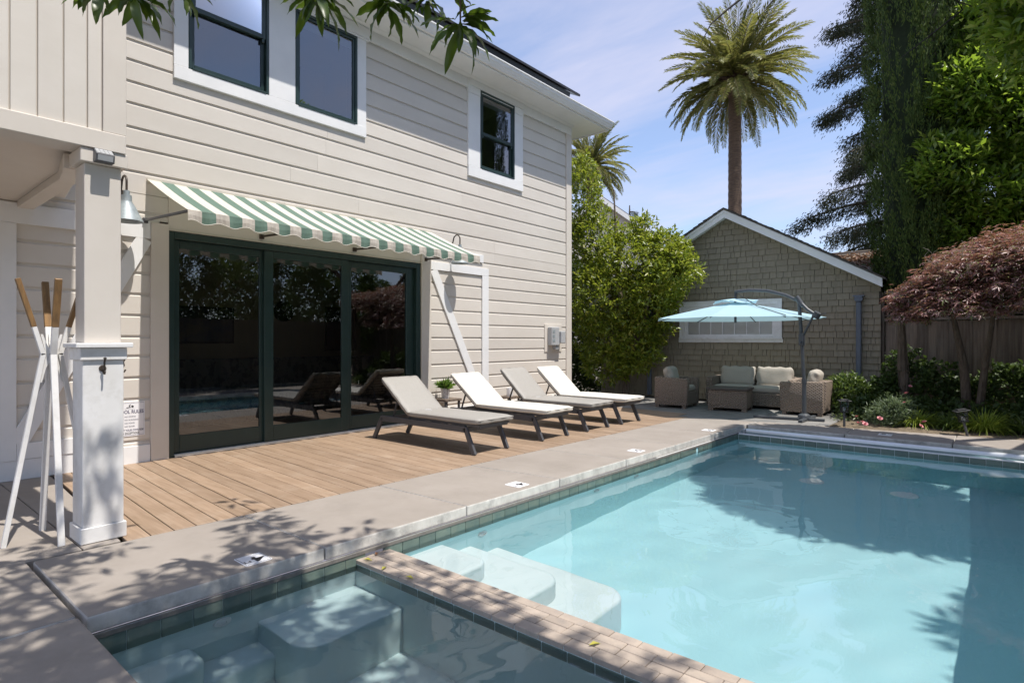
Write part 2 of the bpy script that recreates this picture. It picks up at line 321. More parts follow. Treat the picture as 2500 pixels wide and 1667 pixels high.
def cloud(lobes, nclump, per, leaf, width, spread, up=0.35, shell=(0.7, 1.02), flat=1.0, keep=None, jit=.35):
    """Leaf clumps spread through a crown of ellipsoid lobes (x, y, z, rx, ry, rz): leaves fan out from twig tips."""
    w = np.array([l[3] * l[4] + l[4] * l[5] + l[3] * l[5] for l in lobes]); w = w / w.sum()
    idx = RNG.choice(len(lobes), nclump, p=w); Lb = np.array(lobes)[idx]
    d = unit(nclump); r = shell[0] + (shell[1] - shell[0]) * RNG.random(nclump) ** .6
    C = Lb[:, :3] + d * r[:, None] * Lb[:, 3:6]
    O = d / Lb[:, 3:6]; O /= np.linalg.norm(O, axis=1, keepdims=True)
    inside = np.zeros(nclump, bool)
    for l in lobes:
        q = (C - np.array(l[:3])) / np.array(l[3:6]); inside |= (q ** 2).sum(1) < .38
    C, O = C[~inside], O[~inside]
    if keep is not None: k = keep(C); C, O = C[k], O[k]
    n = len(C) * per; Cr = np.repeat(C, per, 0); Or = np.repeat(O, per, 0)
    D = Or * .55 + unit(n) * .8 + np.array([0, 0, up]); P = Cr + unit(n) * spread * RNG.random((n, 1)) ** .5 * np.array([1, 1, flat])
    N = np.array([.35, 0, 1.]) + unit(n) * .7 + Or * .3
    s = (1 - jit) + 2 * jit * RNG.random(n)
    return leaves(P, D, N, leaf * s, width * s)
def join(*vf):
    V = []; F = []; b = 0
    for v, f in vf: V.append(v); F.append(f + b); b += len(v)
    return np.concatenate(V), np.concatenate(F)
def trunk(parent, paths, mat_=None, name='trunk', n=8):
    mb = MB()
    for pts, rr in paths: mb.tube(pts, rr, n)
    return mb.build(name, mat_ or bark, parent, smooth=True)

# ------------------------------------------------------------------ the setting: ground, deck, paving, coping, pool
LIP = lambda y: 3.775 + 0.0232 * (y - 0.8)          # pool-side edge of the long coping
DKE = lambda y: 2.685 + 0.0290 * (y - 0.5)          # deck-side edge of the long coping
ZW = -0.17
PX1 = 7.32; PY0, PY1 = 2.53, 8.95; SY0, SY1 = 0.785, 2.27
g = MB(); z = -0.10
X = [-400, 3.70, 7.55, 400]; Y = [-400, 0.70, 9.30, 400]
for i in range(3):
    for j in range(3):
        if i == 1 and j == 1: continue
        g.add([(X[i], Y[j], z), (X[i + 1], Y[j], z), (X[i + 1], Y[j + 1], z), (X[i], Y[j + 1], z)], [(0, 1, 2, 3)])
gm = g.mesh('ground', dirt); o = put('ground', gm); tag(o, 'dry bare ground around the yard', 'ground', kind='structure')

deck = thing('deck', 'timber deck of diagonal boards along the house wall', 'deck', kind='structure')
SL = -0.064; pitch = 0.1425; a = 1.4645; k = 0
while a < 10.02:
    w = pitch - 0.006 + random.uniform(-.0008, .0008)
    ys = [a, a + w]
    def xe(y0):
        x = 2.75
        for _ in range(4): x = DKE(y0 + SL * x) - 0.006
        return x
    x0a = 0.012; e0, e1 = xe(ys[0]), xe(ys[1])
    if a + SL * 2.8 > 9.52: e0 = min(e0, 2.72); e1 = min(e1, 2.72)
    cut = random.uniform(.9, 1.9) if False else None
    mb = MB(); dz = random.uniform(-.0015, .0015)
    mb.prism([(x0a, ys[0] + SL * x0a), (e0, ys[0] + SL * e0), (e1, ys[1] + SL * e1), (x0a, ys[1] + SL * x0a)], -0.03 + dz, 0.0 + dz)
    mb.build('board', teak, deck, bevel=.003)
    a += pitch; k += 1
mb = MB()
for x in (.3, .9, 1.5, 2.1, 2.6): mb.box(x - .02, x + .02, 1.5, 9.7, -.095, -.033)
mb.build('joist', tablew, deck)

patio = thing('patio', 'bluestone paving under the wicker seating', 'patio', kind='structure')
random.seed(5)
yy = 9.30
while yy < 12.5:
    h = random.choice((.3, .45, .45, .6)); xx = 0.05 + random.uniform(-.3, 0)
    while xx < 4.95:
        w = random.choice((.45, .6, .6, .75, .9)); x1 = min(xx + w, 4.98)
        lo_x = max(xx, 0.05)
        hid = (yy + h < 9.62 and x1 < 2.6)
        if x1 - lo_x > .12 and not hid:
            MB().box(lo_x + .004, x1 - .004, yy + .004, min(yy + h, 12.42) - .004, -.06, -.007 + random.uniform(-.0015, .0015)).build('paver', bluestone, patio, bevel=.004)
        xx += w
    yy += h

walk = thing('porch_floor', 'pale concrete porch floor left of the deck', 'floor', kind='structure')
for (x0, x1, y0, y1) in ((-.6, 1.30, -2.5, .3), (1.312, 2.662, -2.5, .3), (-.6, 2.662, .312, 1.06)):
    MB().box(x0, x1, y0, y1, -.095, -.004).build('slab', concrete, walk, bevel=.004)
mb = MB(); mb.prism([(-.6, 1.066), (2.662, 1.066), (2.662, 1.268), (1.4, 1.349), (-.6, 1.478)], -.095, -.004); mb.build('slab', concrete, walk, bevel=.004)

cop = thing('pool_coping', 'cast concrete coping slabs round the pool and spa', 'coping', kind='structure')
def slab(poly, name='slab', z0=-.086, z1=0.0, mat_=None, bev=.012):
    mb = MB(); mb.prism(poly, z0, z1); me = mb.mesh(name, [concrete, stucco], bevel=bev, seg=2)
    me.update()
    for p in me.polygons:
        if abs(p.normal.z) < .5: p.material_index = 1
        p.use_smooth = False
    return put(name, me, cop)
js = [(.806, .806), (2.041, 2.053), (3.246, 3.289), (4.383, 4.504), (5.60, 5.712), (6.81, 6.915), (8.02, 8.12)]
G = .005
for i, (a0, b0) in enumerate(js):
    if i + 1 < len(js):
        a1, b1 = js[i + 1]
        slab([(DKE(a0), a0 + G), (LIP(b0), b0 + G), (LIP(b1), b1 - G), (DKE(a1), a1 - G)])
slab([(DKE(8.02), 8.02 + G), (LIP(8.12), 8.12 + G), (LIP(9.2), 9.205), (4.02, 9.69), (3.35, 9.60), (3.05, 9.56), (2.935, 9.46), (DKE(9.0), 9.0)])
far_j = [4.03, 5.35, 6.55, 7.75]
FY = lambda x: 9.73 + .132 * (x - 4.0)
for x0, x1 in zip(far_j[:-1], far_j[1:]):
    slab([(x0 + G, 9.205), (x1 - G, 9.205), (x1 - G, FY(x1)), (x0 + G, FY(x0))])
slab([(2.668, -.55), (3.722, -.55), (3.722, .782), (2.668, .782)])
slab([(3.738, -.55), (5.2, -.55), (5.2, SY0), (3.738, SY0)]); slab([(5.21, -.55), (6.6, -.55), (6.6, SY0), (5.21, SY0)]); slab([(6.61, -.55), (8.3, -.55), (8.3, SY0), (6.61, SY0)])
for y0, y1 in ((SY0 + .01, 2.4), (2.41, 4.0), (4.01, 5.6), (5.61, 7.4), (7.41, 9.195)):
    slab([(PX1 - .02, y0), (8.3, y0), (8.3, y1), (PX1 - .02, y1)])
# curb shell under the coping that carries the waterline tiles
shell = thing('pool_shell', 'white plastered pool shell with entry steps', 'pool', kind='structure')
FX = lambda y: LIP(y) + .012                            # tile face of the long wall
def wallquad(mb, p, q, z0, z1): mb.add([(*p, z0), (*q, z0), (*q, z1), (*p, z1)], [(0, 1, 2, 3)])
ZF, ZS = -1.28, -1.02
mb = MB()
mb.add([(FX(PY0), PY0, ZF), (PX1, PY0, ZF), (PX1, 6.2, ZF), (FX(6.2), 6.2, ZF), (PX1, PY1, ZF - .28), (FX(PY1), PY1, ZF - .28)], [(0, 1, 2, 3), (3, 2, 4, 5)])
wallquad(mb, (FX(PY0), PY0), (FX(PY1), PY1), -1.7, -.088); wallquad(mb, (PX1, PY1), (PX1, PY0), -1.7, -.088)
wallquad(mb, (FX(PY1), PY1), (PX1, PY1), -1.7, -.105); wallquad(mb, (PX1, PY0), (FX(PY0), PY0), -1.7, -.135)
mb.add([(FX(PY1) - .3, PY1, -.30), (PX1 + .3, PY1, -.30), (PX1 + .3, 9.3, -.30), (FX(9.3) - .3, 9.3, -.30)], [(0, 1, 2, 3)])
wallquad(mb, (FX(PY1) - .3, 9.23), (PX1 + .3, 9.23), -.31, -.06)
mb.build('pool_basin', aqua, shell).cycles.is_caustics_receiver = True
mb = MB(); mb.box(FX(PY1) - .02, PX1 + .02, PY1 - .002, PY1 + .035, -.32, -.098); mb.build('cover_trough_edge', white, shell, bevel=.004)
mb = MB()
mb.add([(FX(SY0), SY0, ZS), (PX1, SY0, ZS), (PX1, SY1, ZS), (FX(SY1), SY1, ZS)], [(0, 1, 2, 3)])
wallquad(mb, (FX(SY0), SY0 + .02), (FX(SY1), SY1), -1.2, -.088); wallquad(mb, (PX1, SY1), (PX1, SY0), -1.2, -.088)
wallquad(mb, (FX(SY1), SY1), (PX1, SY1), -1.2, -.14); wallquad(mb, (PX1, SY0 + .02), (FX(SY0), SY0 + .02), -1.2, -.088)
mb.build('spa_basin', grey_p, shell).cycles.is_caustics_receiver = True
def rstep(name, x1, y0, y1, ztop, zbot, rr, flip=False):
    """Rounded block standing against the long wall."""
    pts = [(FX(y0) - .05, y0)]
    if flip: pts = [(FX(y1) - .05, y1), (FX(y0) - .05, y0), (x1 - rr, y0)]; c = (x1 - rr, y0 + rr); a0 = -90; end = [(x1, y1)]
    else: pts.append((x1, y0)); c = (x1 - rr, y1 - rr); a0 = 0; end = [(FX(y1) - .05, y1)]
    for k_ in range(9):
        t = R(a0 + 90 * k_ / 8); pts.append((c[0] + rr * math.cos(t), c[1] + rr * math.sin(t)))
    pts += end
    mb = MB(); mb.prism(pts, zbot, ztop); o = mb.build(name, plaster if name == 'step' else grey_p, shell, bevel=.038 if name == 'step' else .06, seg=4, smooth=True); o.cycles.is_caustics_receiver = True; return o
rstep('step', 4.34, PY0 - .05, 3.03, -.345, -.62, .14); rstep('step', 4.74, PY0 - .05, 3.33, -.60, -.88, .16); rstep('step', 5.08, PY0 - .05, 3.64, -.86, -1.30, .18)
rstep('bench', 4.30, 1.62, SY1 + .05, -.50, -1.05, .16, flip=True)
rstep('bench', 4.02, SY0 - .05, 1.27, -.50, -1.05, .10)
mb = MB(); mb.box(FX(1.0) - .05, 4.0, 1.1, 1.9, -1.05, -.74); mb.build('bench', grey_p, shell, bevel=.04, seg=3, smooth=True).cycles.is_caustics_receiver = True
for (x, y) in ((5.2, 8.05), (6.17, 8.05)):
    zz = ZF - .28 * (y - 6.2) / (PY1 - 6.2)
    MB().lathe([(.0, .03), (.10, .03), (.105, .02), (.14, .012), (.145, 0)], (x, y, zz), 20).build('drain_cover', white, shell, smooth=True).cycles.is_caustics_receiver = True
for y, zz in ((3.45, -.42), (5.1, -.36), (5.9, -.36), (1.42, -.33)):
    MB().lathe([(.0, .012), (.018, .012), (.02, .02), (.045, .014), (.05, 0)], (FX(y) + .001, y, zz), 16, axis=(1, 0, 0)).build('return_fitting', white, shell, smooth=True)
mb = MB(); mb.box(FX(7.3) - .02, FX(7.3) + .004, 7.0, 7.55, -.235, -.10); mb.build('skimmer_mouth', tile_g, shell)
# tiles
tw_ = .1525; y = SY0 + .03
while y < PY1 - .02:
    y1 = min(y + tw_, PY1)
    if not (SY1 - .0 < y and y1 < PY0) and not (7.0 < y + .07 < 7.55):
        mb = MB(); mb.prism([(FX(y) - .02, y + .002), (FX(y) + .006, y + .002), (FX(y1) + .006, y1 - .002), (FX(y1) - .02, y1 - .002)], -.262, -.112)
        mb.build('tile', tile_g, shell, bevel=.0015)
    y = y1
mb = MB(); mb.prism([(FX(SY0) - .02, SY0), (FX(SY0) + .010, SY0), (FX(PY1) + .010, PY1), (FX(PY1) - .02, PY1)], -.110, -.089); mb.build('tile_trim', grout, shell)
x = FX(PY1) + .01
while x < PX1:
    x1 = min(x + tw_, PX1); MB().box(x + .002, x1 - .002, PY1 - .006, PY1 + .02, -.26, -.112).build('tile', tile_g, shell, bevel=.0015); x = x1
y = SY0
while y < PY1:
    MB().box(PX1 - .006, PX1 + .02, y + .002, y + tw_ - .002, -.26, -.10).build('tile', tile_g, shell); y += tw_
# spa dividing wall with its four rows of slate
div = thing('spa_wall', 'slate tiled dividing wall between spa and pool', 'wall', kind='structure')
mb = MB(); mb.box(FX(2.3) - .01, PX1 + .02, SY1 + .012, PY0 - .008, -1.25, -.146); mb.build('core', grout, div)
random.seed(3); ws = [.085, .072, .072, .031]; yy = SY1 + .002
rows = [(SY1 - .004, SY1 + .072), (SY1 + .075, SY1 + .135), (SY1 + .138, SY1 + .198), (SY1 + .201, PY0 + .006)]
for ri, (ya, yb) in enumerate(rows):
    x = FX(2.3) + (0 if ri in (0, 3) else -.02) + (.0 if ri % 2 == 0 else .0); off_ = (0.02, .075, .075, .05)[ri]; first = True
    while x < PX1:
        w = (.1525 if not first else .1525 - off_) * (1.0); x1 = min(x + w, PX1)
        MB().box(max(x, FX(2.3)) + .0015, x1 - .0015, ya, yb, -.16, -.132 + random.uniform(-.0012, .0012)).build('tile', tile_s, div, bevel=.003)
        x = x1; first = False
x = FX(2.3)
while x < PX1:
    MB().box(x + .002, x + tw_ - .002, SY1 - .0015, SY1 + .02, -.262, -.163).build('tile', tile_g, div, bevel=.0015)
    MB().box(x + .002, x + tw_ - .002, PY0 - .02, PY0 + .0045, -.30, -.163).build('tile', tile_g, div, bevel=.0015); x += tw_
def water(name, x0, x1, y0, y1, m, label, nx, ny, amp, fine, ripple=None):
    xs = np.linspace(0, 1, nx); ys = np.linspace(y0, y1, ny); V = []
    for yv in ys:
        xa = x0(yv)
        for t in xs:
            xv = xa + (x1 - xa) * t; zz = ZW + amp * (math.sin(2.1 * xv + 1.3 * yv) + math.sin(-1.7 * xv + 2.6 * yv + 1) + .6 * math.sin(3.9 * xv + 3.1 * yv)) + fine * (math.sin(13.1 * xv + 5.3 * yv + 1.5 * math.sin(1.9 * yv)) + math.sin(-8.2 * xv + 12.7 * yv + 1.7 * math.sin(2.3 * xv)) + .7 * math.sin(17.3 * xv - 9.1 * yv + 2 * math.sin(1.3 * xv + yv)))
            if ripple: 
                d = math.hypot(xv - ripple[0], yv - ripple[1]); zz += ripple[2] * math.sin(d * ripple[3]) * math.exp(-(d / ripple[4]) ** 2)
            V.append((xv, yv, zz))
    F = [(j * nx + i, j * nx + i + 1, (j + 1) * nx + i + 1, (j + 1) * nx + i) for j in range(ny - 1) for i in range(nx - 1)]
    me = bpy.data.meshes.new(name); me.from_pydata(V, [], F); me.materials.append(m); me.polygons.foreach_set('use_smooth', [True] * len(F))
    o = put(name, me); tag(o, label, 'water', kind='structure'); o.cycles.is_caustics_caster = True; return o
water('pool_water', lambda y: FX(y) - .012, PX1 + .01, PY0 - .012, PY1 + .012, water_m, 'clear pale turquoise water filling the pool', 100, 190, .0006, .00030)
water('spa_water', lambda y: FX(y) - .012, PX1 + .01, SY0 + .005, SY1 + .012, spaw_m, 'shaded greenish water filling the spa', 100, 44, .0006, .00035)

bed = MB(); rr = random.Random(2); nx, ny = 50, 40; V = []
for j in range(ny + 1):
    for i in range(nx + 1):
        x = 4.3 + 7.5 * i / nx; y = 9.72 + .13 * max(0, x - 4) + (13.4 - 9.7) * j / ny
        V.append((x, y, -.012 + rr.uniform(0, .03) * (0 if j == 0 else 1) - (.06 if x < 4.95 else 0)))
bed.add(V, [(j * (nx + 1) + i, j * (nx + 1) + i + 1, (j + 1) * (nx + 1) + i + 1, (j + 1) * (nx + 1) + i) for j in range(ny) for i in range(nx)])
o = bed.build('garden_bed', soil, smooth='all'); tag(o, 'mulched planting bed behind the far coping', 'planting bed', kind='structure')

# depth marker tiles set in the coping
for i, (x, y, t, lab) in enumerate(((3.655, 1.665, '4', 'white 4 FT depth tile in leaf shade beside the spa'), (3.70, 4.066, '4', 'white 4 depth tile on the sunny coping opposite the pool steps'),
        (3.735, 6.22, '5', 'white 5 depth tile on the long coping between the other two sunny ones'), (3.775, 8.32, '5', 'white 5 depth tile at the far end of the long coping'),
        (5.79, 9.50, '5', 'white 5 depth tile on the far coping behind the cover roller'))):
    tt = thing('depth_marker', lab, 'marker tile', (x, y, 0), 0 if i < 4 else R(90), group='depth marker tiles in the coping')
    MB().prism([(-.075, -.08), (.075, -.08), (.085, -.07), (.085, .07), (.075, .08), (-.075, .08), (-.085, .07), (-.085, -.07)], -.004, .004).build('plate', signw, tt, bevel=.002)
    text('numeral', t, .125, inkb, tt, (.012, .022, .0042), (0, 0, R(-90)), sx=1.25)
    text('lettering', 'FT', .04, inkb, tt, (.03, -.052, .0042), (0, 0, R(-90)), sx=1.2)
    if i == 0:
        mb = MB()
        for a_, b_ in (((-.078, -.07), (-.078, .07)), ((.078, -.07), (.078, .07)), ((-.07, -.073), (.07, -.073)), ((-.07, .073), (.07, .073))):
            mb.bar((*a_, .0042), (*b_, .0042), .003, .0006)
        mb.build('border', inkb, tt)
# pool cover roller
rt = thing('cover_roller', 'long silver pool cover roller tube at the far end', 'cover roller', (0, 9.085, -.075))
MB().tube([(4.06, 0, 0), (7.30, 0, 0)], .043, 20).build('tube', steel, rt, smooth=True)
mb = MB(); mb.box(4.0, 4.045, -.035, .035, -.2, .03); mb.box(4.045, 4.06, -.015, .015, -.015, .015); mb.box(7.30, 7.33, -.035, .035, -.2, .03); mb.build('bracket', plastic, rt, bevel=.004)
tr = thing('cover_track', 'thin white cover track under the coping edge', 'rail', (0, 0, 0))
mb = MB(); mb.prism([(LIP(6.4) - .03, 6.4), (LIP(6.4) + .012, 6.4), (LIP(9.1) + .012, 9.1), (LIP(9.1) - .03, 9.1)], -.1125, -.0885); mb.build('rail', white, tr)

# ------------------------------------------------------------------ the house
house = thing('house', 'two storey beige clapboard house with white trim and green windows', 'house')
YE = 10.30
courses = [0.185, .248, .47, .696, .923, 1.152, 1.358, 1.585, 1.81, 2.035, 2.255, 2.47, 2.686, 2.87, 3.11, 3.36, 3.575, 3.83, 4.056, 4.285, 4.495, 4.72, 4.95, 5.18, 5.41, 5.635]
rects = [(2.40, 6.22, -1, 2.60), (2.66, 3.66, 4.34, 5.75), (3.96, 4.96, 4.33, 5.63), (7.45, 8.44, 4.28, 5.71)]
def siding_board(y0, y1, z0, z1, plain):
    lip = .022
    if z1 - z0 < .05: prof = [(-.018, z0), (.0, z0), (.0, z1), (-.018, z1)]
    elif plain: prof = [(-.018, z0), (0, z0), (0, z1 - .008), (-.010, z1 - .006), (-.010, z1), (-.018, z1)]
    else: prof = [(-.018, z0), (0, z0), (0, z1 - .040), (-.0165, z1 - .026), (-.0165, z1), (-.018, z1)]
    MB().ext(prof, 'y', y0, y1).build('board', siding, house)
random.seed(21)
for ci in range(len(courses) - 1):
    z0, z1 = courses[ci], courses[ci + 1]; pcs = [(-2.6, YE - .19, z0, z1)]
    for (ra, rb, rc, rd) in rects:
        nxt = []
        for (a, b, c, d) in pcs:
            if rd <= c or rc >= d or rb <= a or ra >= b: nxt.append((a, b, c, d)); continue
            if a < ra: nxt.append((a, ra, c, d))
            if b > rb: nxt.append((rb, b, c, d))
            if rc > c: nxt.append((max(a, ra), min(b, rb), c, rc))
            if rd < d: nxt.append((max(a, ra), min(b, rb), rd, d))
        pcs = nxt
    for (a, b, c, d) in pcs:
        while b - a > 5.2:
            j = a + random.uniform(2.6, 4.4)
            siding_board(a, j - .001, c, d, ci == 12); a = j + .001
        siding_board(a, b, c, d, ci == 12)
# wall body behind the boards, with openings
mb = MB()
ys = sorted({-2.6, YE - .002} | {r[0] for r in rects} | {r[1] for r in rects}); zs_ = sorted({-.09, 5.83} | {r[2] for r in rects if r[2] > 0} | {r[3] for r in rects})
for i in range(len(ys) - 1):
    for j in range(len(zs_) - 1):
        cy, cz = (ys[i] + ys[i + 1]) / 2, (zs_[j] + zs_[j + 1]) / 2
        if any(r[0] < cy < r[1] and r[2] < cz < r[3] for r in rects): continue
        mb.box(-.16, -.019, ys[i], ys[i + 1], zs_[j], zs_[j + 1])
mb.build('wall', beige, house)
MB().box(-7, -.17, YE - .16, YE - .01, -.09, 5.83).build('side_wall', beige, house)
MB().box(-.02, .024, YE - .188, YE, 0, 5.64).build('corner_board', beige, house, bevel=.004)
for (a, b) in ((-2.6, 2.305), (6.33, YE - .19)):
    MB().box(-.018, .018, a, b, -.004, .183).build('skirting_board', white, house, bevel=.003)
MB().box(-.018, .026, -2.6, YE, 5.637, 5.80).build('frieze_board', white, house, bevel=.004)
mb = MB(); mb.ext([(.0, 5.80), (.03, 5.80), (.075, 5.838), (.0, 5.838)], 'y', -2.6, YE + .03); mb.build('crown_moulding', white, house)
# roof edge
EY = 10.99
MB().box(-.3, .486, -2.6, EY, 5.842, 5.87).build('soffit', white, house)
MB().box(-6.5, -.302, YE - .05, EY, 5.842, 5.87).build('soffit', white, house)
MB().box(.488, .508, -2.6, EY + .02, 5.815, 5.985).build('fascia', white, house, bevel=.003)
MB().box(-6.5, .486, EY + .001, EY + .02, 5.815, 5.985).build('fascia', white, house)
mb = MB()
mb.ext([(.51, 5.975), (.51, 5.845), (.555, 5.845), (.566, 5.868), (.575, 5.872), (.592, 5.905), (.606, 5.918), (.618, 5.962), (.632, 5.968), (.632, 5.986), (.612, 5.986), (.606, 5.968), (.59, 5.925), (.553, 5.86), (.522, 5.86), (.522, 5.975)], 'y', -2.6, EY + .03)
mb.build('gutter', white, house)
mb = MB(); mb.add([(.56, -2.6, 5.99), (.56, EY + .02, 5.99), (-3.6, 8.0, 8.1), (-3.6, -2.6, 8.1), (-6.5, EY + .02, 5.99), (-4.6, 8.0, 8.1)], [(0, 1, 2, 3), (1, 4, 5, 2)])

mb.build('roof', roofdark, house)
sp = thing('rooftop_solar_array', 'dark solar panel sheet raised above the house gutter', 'solar panel', (.02, 0, 6.47))
mb = MB(); mb.ext([(.0, .09), (.02, .09), (.02, .135), (-1.6, .95), (-1.62, .905), (0, .09)][:5], 'y', 2.0, 10.60); mb.build('panel', panelblk, sp)
mb = MB(); mb.ext([(-.03, .085), (-.06, -.05), (-1.2, .5), (-1.2, .68)], 'y', 2.0, 10.30); mb.build('mounting_rail', panelblk, sp)

# upper windows
def window(y0, y1, z0, z1, hung, blind):
    f = MB()
    f.box(-.175, .034, y0, y0 + .035, z0, z1); f.box(-.175, .034, y1 - .035, y1, z0, z1); f.box(-.175, .034, y0 + .035, y1 - .035, z1 - .035, z1)
    f.box(-.175, .042, y0 + .035, y1 - .035, z0, z0 + .025)
    w = f.build('window', green, house, bevel=.004)
    a, b, c, d = y0 + .037, y1 - .037, z0 + .027, z1 - .037
    def sash(a, b, c, d, xo, t=.042, tb=.055):
        s_ = MB(); s_.box(xo - .035, xo, a, a + t, c, d); s_.box(xo - .035, xo, b - t, b, c, d); s_.box(xo - .034, xo + .001, a + t, b - t, d - t, d); s_.box(xo - .034, xo + .001, a + t, b - t, c, c + tb)
        s_.build('sash', green, w, bevel=.003)
        p = MB(); p.add([(xo - .016, a + t - .004, c + tb - .004), (xo - .016, b - t + .004, c + tb - .004), (xo - .016, b - t + .004, d - t + .004), (xo - .016, a + t - .004, d - t + .004)], [(0, 1, 2, 3)]); p.build('pane', pane_u, w)
    if hung:
        m = c + (d - c) * hung
        sash(a, b, m - .025, d, .022); sash(a, b, c, m + .02, -.016)
        h = MB(); h.box(-.012, .024, b - .05, b - .015, m - .075, m - .026); h.box(-.012, .024, a + .015, a + .05, m - .075, m - .026); h.build('sash_horn', green, w, bevel=.006)
    else: sash(a, b, c, d, .016, .032, .036)
    r = MB(); D_ = -1.6
    r.add([(-.177, y0, z0), (-.177, y1, z0), (-.177, y1, z1), (-.177, y0, z1), (D_, y0 - .5, z0 - .3), (D_, y1 + .5, z0 - .3), (D_, y1 + .5, z1 + .1), (D_, y0 - .5, z1 + .1)], [(4, 5, 6, 7), (0, 4, 7, 3), (1, 2, 6, 5), (3, 7, 6, 2), (0, 1, 5, 4)])
    r.build('room_lining', dark_room, w)
    if blind: MB().box(-.075, -.062, a + .01, b - .01, d - blind, d + .02).build('roller_blind', cream, w)
window(2.689, 3.629, 4.363, 5.73, .52, .10); window(3.988, 4.934, 4.353, 5.606, 0, .12); window(7.477, 8.41, 4.308, 5.684, .46, .16)
def casing(y0, y1, z0, z1, x1=.03, name='window_trim', m=None): MB().box(-.018, x1, y0, y1, z0, z1).build(name, m or white, house, bevel=.003)
casing(2.535, 2.687, 4.365, 5.634); casing(3.631, 3.986, 4.365, 5.634); casing(4.936, 5.085, 4.355, 5.607)
casing(2.535, 5.085, 4.215, 4.362, .034); casing(3.986, 5.13, 5.609, 5.636, .036); casing(3.95, 5.13, 5.638, 5.79, .046)
casing(7.18, 7.475, 4.31, 5.56); casing(8.412, 8.66, 4.31, 5.56); casing(7.18, 8.66, 4.13, 4.307, .034); casing(7.17, 7.475, 5.562, 5.688, .036); casing(8.412, 8.67, 5.562, 5.688, .036); casing(7.17, 8.67, 5.69, 5.80, .044)
# sliding doors
casing(2.308, 2.484, 0, 2.575, .034, 'door_casing', beige); casing(6.127, 6.33, 0, 2.66, .034, 'door_casing', beige)
casing(2.486, 6.125, 2.528, 3.0, .012, 'head_panel', beige); MB().box(-.018, .03, 2.486, 6.125, 2.514, 2.527).build('drip_edge', cream, house)
f = MB(); f.box(-.15, .012, 2.486, 2.545, 0.0, 2.512); f.box(-.15, .012, 6.04, 6.125, 0, 2.512); f.box(-.15, .012, 2.545, 6.04, 2.43, 2.512); f.build('door_frame', green, house, bevel=.004)
f = MB(); f.box(-.15, .030, 2.546, 6.039, .003, .022); f.box(.006, .012, 2.546, 6.039, .022, .03); f.box(-.03, -.024, 2.546, 6.039, .022, .03); f.build('door_sill', steel, house)
for (a, b, ga, gb, xo) in ((2.547, 3.60, 2.62, 3.55, -.052), (3.592, 4.81, 3.708, 4.705, -.010), (4.775, 6.038, 4.888, 5.885, -.052)):
    s_ = MB(); zb, zt = .228, 2.338; z0, z1 = .03, 2.428; t = .038
    s_.box(xo - t, xo, a, ga, z0, z1); s_.box(xo - t, xo, gb, b, z0, z1); s_.box(xo - t + .001, xo - .001, ga, gb, z0, zb); s_.box(xo - t + .001, xo - .001, ga, gb, zt, z1)
    d = s_.build('sliding_door', green, house, bevel=.003)
    p = MB(); p.add([(xo - .02, ga - .005, zb - .005), (xo - .02, gb + .005, zb - .005), (xo - .02, gb + .005, zt + .005), (xo - .02, ga - .005, zt + .005)], [(0, 1, 2, 3)]); p.build('pane', pane_d, d)
# the room behind the doors
r = MB(); a, b = 1.2, 7.6
r.add([(-.17, a, 0), (-.17, b, 0), (-.17, b, 2.75), (-.17, a, 2.75), (-3.0, a, 0), (-3.0, b, 0), (-3.0, b, 2.75), (-3.0, a, 2.75)], [(4, 5, 6, 7), (0, 4, 7, 3), (1, 2, 6, 5), (3, 7, 6, 2), (0, 1, 5, 4)])
r.build('room_lining', dark_room, house)
t = thing('wall_clock', 'round dark wall clock seen through the middle door pane', 'clock', (-2.98, 5.45, 1.83))
MB().lathe([(0, .03), (.15, .03), (.16, .045), (.185, .045), (.19, 0)], n=28, axis=(1, 0, 0)).build('case', black, t, smooth=True)
mb = MB(); mb.bar((.034, 0, 0), (.034, .05, .07), .006, .014); mb.bar((.034, 0, 0), (.034, -.08, .06), .006, .01); mb.build('hand', white, t)
art1 = M('dim seascape', (.02, .05, .11), .5, (.12, .12, .09), 3, detail=8); art2 = M('dim dark print', (.03, .04, .10), .5, (.10, .05, .05), 2.5, detail=8)
for y0, y1, z0, z1, am, lab in ((3.45, 4.55, 1.25, 1.85, art1, 'wide dark blue picture on the room wall behind the first door'), (6.3, 7.0, 1.1, 1.95, art2, 'upright dark picture on the room wall behind the third door')):
    t = thing('picture', lab, 'picture', (-2.985, y0, z0), group='pictures on the room wall')
    MB().box(0, .03, 0, y1 - y0, 0, z1 - z0).build('frame', black, t); MB().box(.0305, .034, .03, y1 - y0 - .03, .03, z1 - z0 - .03).build('print', am, t)
t = thing('banquette', 'long seat covered in blue patterned fabric inside the room', 'bench', (-2.95, 1.5, 0))
bm_ = M('blue patterned fabric', (.05, .09, .15), .8, (.18, .22, .26), 8, stretch=(1, 1.4, 1.1), detail=2, lo=.45, hi=.52)
MB().box(0, .75, 0, 5.8, 0, .42).build('seat', bm_, t, bevel=.03); MB().box(0, .2, 0, 5.8, .422, 1.0).build('backrest', bm_, t, bevel=.03)
